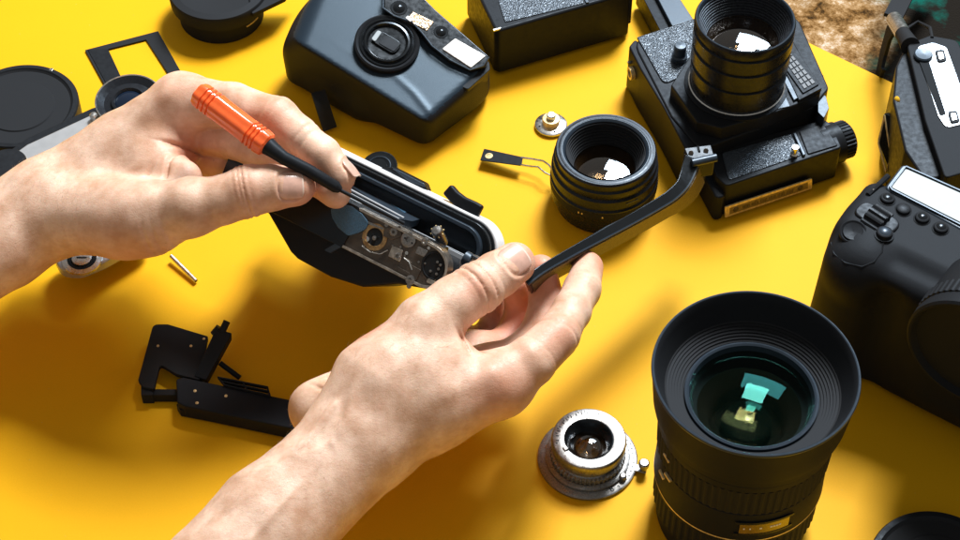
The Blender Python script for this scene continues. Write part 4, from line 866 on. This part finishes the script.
obj('collar', tube([Vector((Ls-.03, 0, 0)), Vector((Ls+.3, 0, 0)), Vector((Ls+.9, 0, 0)), e3_*.6+Vector((Ls, 0, 0))*.4, e3_, e1_], [.42, .36, .30, .29, .27, .16], 24), K_BLACK, t)
obj('shaft', tube([e1_, e2_], .085, 12), K_BLACK, t)
for i, u in enumerate((.12, .17, .22, .25)): obj('print_mark', xf(T(Vector((Ls, 0, 0)).lerp(e3_, u+.1)+Vector((0, 0, .33))), box((0, 0, 0), (.14, .05, .02))), K_SATIN, t)
# ------------------------------------------------------------------ the person's two hands
def skin():
    m = bpy.data.materials.new('skin'); m.use_nodes = True; nt = m.node_tree; N = nt.nodes; L = nt.links; b = N['Principled BSDF']; tc = N.new('ShaderNodeTexCoord')
    def noise(sc, det=5, ro=.5): t = N.new('ShaderNodeTexNoise'); t.inputs['Scale'].default_value = sc; t.inputs['Detail'].default_value = det; t.inputs['Roughness'].default_value = ro; L.new(tc.outputs['Object'], t.inputs['Vector']); return t.outputs['Fac']
    def rmp(s, a, b_, c, d): r = N.new('ShaderNodeMapRange'); r.inputs[1].default_value = a; r.inputs[2].default_value = b_; r.inputs[3].default_value = c; r.inputs[4].default_value = d; L.new(s, r.inputs[0]); return r.outputs[0]
    def mix(f, a, c):
        x = N.new('ShaderNodeMix'); x.data_type = 'RGBA'; L.new(f, x.inputs['Factor'])
        for k, v in (('A', a), ('B', c)):
            if isinstance(v, tuple): x.inputs[k].default_value = (*v, 1)
            else: L.new(v, x.inputs[k])
        return x.outputs['Result']
    at_ = N.new('ShaderNodeAttribute'); at_.attribute_name = 'redness'
    base = mix(rmp(noise(.7, 7, .6), .38, .66, 0, 1), (.81, .565, .42), (.56, .325, .205))
    base = mix(rmp(noise(5, 6, .65), .5, .75, 0, .5), base, (.66, .36, .25))
    base = mix(at_.outputs['Fac'], base, (.68, .27, .17))
    v = N.new('ShaderNodeTexVoronoi'); v.inputs['Scale'].default_value = 1.1; L.new(tc.outputs['Object'], v.inputs['Vector'])
    base = mix(rmp(v.outputs['Distance'], .0, .055, .55, 0), base, (.30, .15, .08))          # a few freckles
    L.new(base, b.inputs['Base Color'])
    b.inputs['Subsurface Weight'].default_value = .22; b.inputs['Subsurface Radius'].default_value = (1, .35, .18); b.inputs['Subsurface Scale'].default_value = .28
    L.new(rmp(noise(8), .3, .7, .40, .58), b.inputs['Roughness']); b.inputs['Specular IOR Level'].default_value = .45
    # fine skin relief: crossing lines, pores and soft folds
    v1 = N.new('ShaderNodeTexVoronoi'); v1.feature = 'DISTANCE_TO_EDGE'; v1.inputs['Scale'].default_value = 8.5; L.new(tc.outputs['Object'], v1.inputs['Vector'])
    wv = N.new('ShaderNodeMapping'); wv.inputs['Scale'].default_value = (5, 11, 7); wv.inputs['Rotation'].default_value = (.3, .2, .7); L.new(tc.outputs['Object'], wv.inputs['Vector'])
    n2 = N.new('ShaderNodeTexNoise'); n2.inputs['Scale'].default_value = 1.0; n2.inputs['Detail'].default_value = 7; n2.inputs['Roughness'].default_value = .62; L.new(wv.outputs[0], n2.inputs['Vector'])
    ad = N.new('ShaderNodeMath'); ad.operation = 'MULTIPLY_ADD'; L.new(n2.outputs['Fac'], ad.inputs[0]); ad.inputs[1].default_value = 1.5; L.new(rmp(v1.outputs['Distance'], 0, .12, 0, .35), ad.inputs[2])
    bp = N.new('ShaderNodeBump'); bp.inputs['Strength'].default_value = .24; bp.inputs['Distance'].default_value = .035; L.new(ad.outputs[0], bp.inputs['Height']); L.new(bp.outputs[0], b.inputs['Normal'])
    return m
SKIN = skin()
NAIL = mat('fingernail', (.66, .40, .31), .28, bump=.15, bscale=9, bdist=.01, vary=.12, vscale=3, coat=.3)
NAIL_EDGE = mat('fingernail_free_edge', (.72, .56, .46), .4)
def Pn_(p): return np.array(at(*p), np.float32)
def chain(X, Y, Z, pts, k=.18):
    d = None
    for (a, b) in zip(pts[:-1], pts[1:]):
        c_ = cap_(X, Y, Z, Pn_(a[:3]), Pn_(b[:3]), a[3], b[3]); d = c_ if d is None else smin(d, c_, k)
    return d
def hand(name, palm, fingers, creases, ridges, nails, red, parent, label, h=.07, bumps=()):
    pts = [Pn_(p[:3]) for ch_ in palm+fingers for p in ch_]; rr = [p[3] for ch_ in palm+fingers for p in ch_]
    keep = [(p, r) for p, r in zip(pts, rr)]
    lo = np.min([p-r-.5 for p, r in keep], 0); hi = np.max([p+r+.5 for p, r in keep], 0)
    lo[0] = max(lo[0], CLIPX[0]); lo[1] = max(lo[1], CLIPX[1])
    def f(X, Y, Z):
        d = None
        for ch_ in palm:
            c_ = chain(X, Y, Z, ch_, .6); d = c_ if d is None else smin(d, c_, .9)
        for fg in fingers:
            c_ = chain(X, Y, Z, fg, .22); r0 = Pn_(fg[0][:3]); q = np.sqrt((X-r0[0])**2+(Y-r0[1])**2+(Z-r0[2])**2)
            k = .06+.75*np.clip(1-(q-.8)/1.9, 0, 1); d = smin(d, c_, k)
        for c0, c1, dep, w, lat, bend in creases:               # skin folds across a joint: centre px, axis towards px
            a = Pn_(c0); ax = Pn_(c1)-a; ax /= np.linalg.norm(ax)
            # move the fold onto the side that faces up and outwards
            u = (X-a[0])*ax[0]+(Y-a[1])*ax[1]+(Z-a[2])*ax[2]
            q2 = (X-a[0])**2+(Y-a[1])**2+(Z-a[2])**2-u*u
            d = d+dep*np.exp(-((u-bend*q2)/w)**2)*np.exp(-(q2/(lat*lat))**2)
        for line, hgt, w in ridges:
            m_ = None
            for a, b in zip(line[:-1], line[1:]):
                c_ = cap_(X, Y, Z, Pn_(a), Pn_(b), 0, 0); m_ = c_ if m_ is None else np.minimum(m_, c_)
            d = d-hgt*np.exp(-(m_/w)**2)
        for c0, ax, nn, ln, wd_ in nails:
            a = Pn_(c0); ax = np.array(ax); nn = np.array(nn); nn = nn-ax*(nn@ax); nn = nn/np.linalg.norm(nn); bb = np.cross(nn, ax)
            u = ((X-a[0])*ax[0]+(Y-a[1])*ax[1]+(Z-a[2])*ax[2])/(ln/2); v = ((X-a[0])*bb[0]+(Y-a[1])*bb[1]+(Z-a[2])*bb[2])/(wd_/2)
            w = (X-a[0])*nn[0]+(Y-a[1])*nn[1]+(Z-a[2])*nn[2]
            e = (np.abs(u)**3+np.abs(v)**3)**(1/3); on = np.clip(w*2, 0, 1)
            d = d+.075*np.exp(-((e-1.0)/.10)**2)*on-.035*np.exp(-((e-1.25)/.14)**2)*on*(u < .6)
        # soft unevenness of flesh
        d = d+.018*np.sin(1.9*X+1.3*Y)*np.sin(2.3*Y-1.1*Z+.7)+.012*np.sin(3.7*X-2.1*Z)*np.sin(3.1*Y+1.9*X)
        return d
    P_, F_ = surfnet(f, lo, hi, h)
    o = nmesh(name, P_, F_, SKIN, parent, 3, label)
    rd = np.zeros(len(P_), np.float32)
    for c0, r, s in red: rd = np.maximum(rd, min(s*1.5, .95)*np.exp(-(np.linalg.norm(P_-Pn_(c0), axis=1)/r)**2))
    at_ = o.data.attributes.new('redness', 'FLOAT', 'POINT'); at_.data.foreach_set('value', rd)
    for c0, ax, nn, ln, wd_ in nails:
        a = Pn_(c0); ax = np.array(ax); nn = np.array(nn); nn = nn-ax*(nn@ax); nn = nn/np.linalg.norm(nn); bb = np.cross(nn, ax)
        tt = np.arange(0, 2.5, .01); q = a[None]+nn[None]*tt[:, None]
        val = np.array(f(q[:, 0], q[:, 1], q[:, 2])); rs = tt[np.argmax(val > 0)]
        R = rs+.012; th = math.asin(min(.95, wd_/2/R)); V = []; F = []; nu, nv = 15, 17
        for j in range(nv):
            v = j/(nv-1)*2-1
            for i in range(nu):
                u = i/(nu-1)*2-1; e = (1-abs(v)**3.2)**(1/3.2) if abs(v) < 1 else 0
                if v > .2: e = max(e, (1-abs(v)**6)**(1/6)*.98) if v < 1 else .55
                uu = u*max(e, .35)*th
                p = a+ax*(v*ln/2)+bb*(R*math.sin(uu))+nn*(R*math.cos(uu)-.05*v*v+.012); V.append(p)
        for j in range(nv-1):
            for i in range(nu-1): k = j*nu+i; F.append([k, k+1, k+nu+1, k+nu])
        no = obj('fingernail', ([Vector(p) for p in V], F), NAIL, o); no.data.materials.append(NAIL_EDGE)
        for k, pl_ in enumerate(no.data.polygons): pl_.material_index = 1 if k//(nu-1) >= nv-2 else 0
        s = no.modifiers.new('thickness', 'SOLIDIFY'); s.thickness = .05; s.offset = 0
    return o, P_
def hairs(o, P_, sel, count, dirv, ln, colm, name='arm_hair'):
    me = o.data; nrm = np.zeros(len(P_)*3, np.float32); me.vertices.foreach_get('normal', nrm); nrm = nrm.reshape(-1, 3)
    idx = np.flatnonzero(sel(P_)); idx = rng.choice(idx, min(count, len(idx)), replace=False); V = []; F = []
    for i in idx:
        p = P_[i]+rng.normal(0, .03, 3); n = nrm[i]; d = np.array(dirv)+rng.normal(0, .2, 3); d = d-n*(d@n); d /= np.linalg.norm(d)+1e-6
        l = ln*rng.uniform(.5, 1.2); s = np.cross(n, d)*.0045
        a = p-n*.02; b = p+n*.05+d*l*.4; c_ = p+n*.06+d*l+rng.normal(0, .03, 3); k = len(V)
        V += [a-s, a+s, b-s*.9, b+s*.9, c_]; F += [[k, k+1, k+3, k+2], [k+2, k+3, k+4]]
    h_ = obj(name, ([Vector(v) for v in V], F), colm, o); h_['kind'] = 'stuff'
HAIR = mat('fair_arm_hair', (.62, .42, .25), .4)
person = thing('person', 'bare forearms and hands of a person, screwdriver in left hand, camera back in right', 'person', T(0, 0, 0))
vv = np.array(V3)
CLIPX = (-33, -24)
def ax_(a, b): d = np.array(at(*b)-at(*a)); return d/np.linalg.norm(d)
# left hand (enters from the left edge)
palm = [[(-130, 312, 5.2, 2.3), (0, 233, 6.2, 2.1), (45, 205, 6.8, 2.0)], [(-130, 330, 5.6, 2.2), (5, 243, 6.6, 1.95), (50, 214, 7.2, 1.9)],
        [(45, 203, 6.9, 1.95), (120, 150, 8.3, 1.65), (182, 103, 10.2, 1.38)],
        [(45, 212, 7.2, 1.9), (125, 219, 8.4, 1.75), (150, 218, 8.9, 1.6), (192, 207, 9.9, 1.22)],
        [(60, 195, 6.2, 1.8), (120, 178, 7.4, 2.0), (165, 150, 8.6, 1.5)],
        [(150, 165, 8.8, 1.2), (184, 178, 9.2, .85)],
        [(60, 190, 5.8, 1.6), (180, 130, 8.0, 1.2)], [(60, 195, 5.2, 1.5), (165, 150, 6.6, 1.15)]]
fingers = [[(182, 103, 10.2, 1.36), (232, 105, 11.1, 1.02), (278, 118, 11.6, .93), (300, 136, 11.4, .83), (322, 155, 11.1, .82), (341, 176, 10.6, .70)],
           [(186, 135, 8.0, 1.2), (235, 140, 9.2, .95), (284, 156, 10.0, .88), (318, 178, 10.0, .78), (335, 192, 10.0, .74)],
           [(172, 155, 6.8, 1.15), (225, 160, 7.6, .95), (250, 175, 7.2, .85), (235, 190, 6.6, .75)],
           [(192, 207, 9.9, 1.24), (222, 200, 10.3, 1.08), (248, 191, 10.6, 1.16), (272, 187.5, 10.7, 1.00), (296, 186.5, 10.6, .88)]]
ci = lambda x, y, z, x2, y2, z2, dep, w, lat, bend=0: ((x, y, z), (x2, y2, z2), dep, w, lat, bend)
creases = [ci(243, 191, 10.6, 256, 188, 10.7, .13, .045, 1.3, .03), ci(249, 191, 10.6, 262, 188, 10.7, .17, .05, 1.3, -.03), ci(256, 190, 10.6, 268, 187, 10.7, .07, .05, 1.3, -.05),
           ci(237, 193, 10.6, 250, 190, 10.7, .05, .05, 1.3, .05),
           ci(302, 138, 11.4, 322, 155, 11.1, .06, .06, 1.1), ci(308, 143, 11.4, 328, 160, 11.1, .05, .05, 1.1), ci(278, 118, 11.6, 300, 136, 11.4, .04, .08, 1.2), ci(270, 114, 11.6, 292, 130, 11.4, .04, .08, 1.2),
           ci(190, 150, 9.0, 196, 120, 9.8, .22, .11, 1.6), ci(183, 176, 9.0, 205, 172, 9.6, .20, .10, 1.4), ci(167, 172, 9.2, 180, 178, 9.6, .08, .10, 1.4),
           ci(150, 240, 8.9, 120, 243, 8.6, .05, .07, 1.2), ci(160, 236, 8.9, 130, 241, 8.6, .05, .06, 1.2), ci(172, 231, 9, 140, 238, 8.6, .05, .06, 1.2)]
ridges = [([(60, 178, 8.2), (110, 145, 9.6), (165, 95, 11.3)], .13, .42), ([(30, 212, 8.2), (90, 212, 9.3), (150, 205, 10.2), (190, 196, 10.9)], .12, .40),
          ([(55, 205, 8.4), (85, 178, 9.2), (120, 172, 9.6), (150, 160, 9.8)], .05, .22)]
nl = [((288, 187.5, 10.65), ax_((272, 187.5, 10.7), (300, 186.5, 10.5)), vv*1.0+np.array(RT)*.35+np.array(UP)*.1, 1.15, 1.22)]
# the middle fingertip: pale pad and nail beside the shaft
nl.append(((341, 178, 10.55), ax_((322, 155, 11.1), (342, 179, 10.5)), vv*.25+np.array(RT)*.9+np.array(UP)*.3, 1.0, .95))
red = [((300, 187, 10.6), 1.1, .55), ((248, 191, 11), .8, .35), ((345, 185, 10), .9, .6), ((280, 118, 12), .9, .25), ((185, 85, 11), 1.5, .25), ((190, 160, 9), 1.3, .5), ((130, 250, 8), 2., .25)]
lh, lP = hand('arm', palm, fingers, creases, ridges, nl, red, person, 'left hand and wrist holding the orange screwdriver')
# right hand (enters from the bottom edge)
palm = [[(60, 735, 4.2, 2.5), (270, 520, 5.6, 2.25), (358, 440, 6.4, 2.05)], [(75, 748, 3.6, 2.4), (280, 532, 5.2, 2.0), (368, 438, 6.0, 2.0)],
        [(360, 435, 6.4, 2.15), (385, 385, 7.5, 2.15), (425, 330, 8.7, 1.40)],
        [(365, 435, 6.0, 2.1), (430, 402, 6.8, 2.1), (500, 384, 7.4, 1.40)],
        [(380, 400, 7.0, 1.9), (430, 372, 7.8, 1.6), (452, 362, 8.0, .95)],
        [(360, 425, 5.2, 1.6), (430, 392, 5.0, 1.7), (490, 372, 5.5, 1.2)], [(350, 415, 4.6, 1.4), (420, 380, 4.0, 1.6), (472, 356, 4.2, 1.1)],
        [(345, 412, 5.1, 1.3), (317, 410, 4.6, 1.0)], [(318, 408, 4.5, 1.15), (400, 370, 3.6, 1.4), (455, 346, 3.2, 1.0)]]
fingers = [[(425, 328, 8.8, 1.32), (452, 305, 9.2, 1.17), (478, 288, 9.4, 1.13), (497, 275, 9.4, 1.0), (514, 263.5, 9.3, .93)],
           [(500, 384, 7.4, 1.38), (530, 362, 7.9, 1.08), (556, 337, 8.0, .97), (571, 312, 7.8, .84), (582, 290, 7.5, .83), (588, 267, 7.1, .70)],
           [(488, 374, 5.6, 1.2), (518, 358, 5.6, .98), (540, 335, 5.8, .90), (547, 303, 6.3, .80), (541, 270, 7.2, .72)],
           [(472, 358, 4.2, 1.1), (505, 348, 3.8, .92), (520, 325, 4.1, .85), (522, 300, 4.9, .76), (514, 285, 5.8, .7)],
           [(455, 348, 3.2, 1.0), (485, 342, 2.6, .8), (497, 322, 3.0, .72), (494, 306, 3.8, .62)]]
creases = [ci(474, 290, 9.4, 490, 280, 9.4, .17, .05, 1.3, -.04), ci(481, 286, 9.4, 497, 276, 9.4, .14, .045, 1.3, .04), ci(468, 294, 9.4, 484, 284, 9.4, .05, .05, 1.3, -.05), ci(488, 281, 9.4, 503, 271, 9.4, .05, .05, 1.2, .05),
           ci(465, 346, 8.2, 480, 338, 8.4, .12, .08, 1.2), ci(474, 352, 8.0, 490, 340, 8.0, .16, .07, 1.1), ci(487, 357, 8.0, 500, 340, 8, .08, .06, 1.0), ci(556, 337, 8, 570, 312, 7.8, .07, .07, 1.2), ci(562, 327, 8, 575, 303, 7.8, .04, .05, 1.1), ci(582, 290, 7.5, 588, 267, 7.1, .05, .06, 1.0), ci(538, 355, 7.9, 556, 337, 8, .04, .06, 1.3),
           ci(337, 400, 5.6, 350, 380, 6, .12, .1, 1.4), ci(345, 392, 7.4, 365, 400, 7.6, .06, .08, 1.0), ci(340, 400, 7.2, 358, 410, 7.4, .06, .08, 1.0)]
ridges = [([(230, 512, 7.4), (285, 460, 8.0), (335, 405, 8.6)],   .11, .2), ([(250, 540, 7.6), (310, 470, 8.3), (345, 420, 8.7), (372, 345, 9.4)], .09, .22), ([(300, 455, 8.3), (330, 440, 8.5), (350, 470, 8.1)], .07, .18),
          ([(395, 440, 8.6), (440, 400, 9.0), (490, 372, 8.9)], .09, .45)]
nl = [((507, 267.5, 9.35), ax_((480, 288, 9.4), (516, 263, 9.2)), vv*1.0+np.array(RT)*.12+np.array(UP)*.22, 1.30, 1.32)]
red = [((514, 263, 9.3), 1.3, .5), ((478, 288, 10.3), .9, .35), ((588, 262, 7.1), 1.2, .7), ((556, 337, 8.5), 1.1, .4), ((541, 275, 7.2), 1.6, .6), ((520, 325, 4.5), 2.4, .9), ((470, 350, 8), 1.0, .5), ((500, 390, 8), 1.8, .3), ((365, 330, 9), 1.0, .5)]
rh, rP = hand('arm', palm, fingers, creases, ridges, nl, red, person, 'right hand and forearm pinching the camera back')
def selr(P): return (P[:, 1] < -6.5) & (P[:, 0] < 0) & (P[:, 2] > 4)
hairs(rh, rP, selr, 1700, (.55, .25, -.1), .55, HAIR)
def sell(P): return (P[:, 0] < -17.5) & (P[:, 2] > 6) & (P[:, 0] > -28)
hairs(lh, lP, sell, 900, (.5, .45, .1), .45, HAIR)
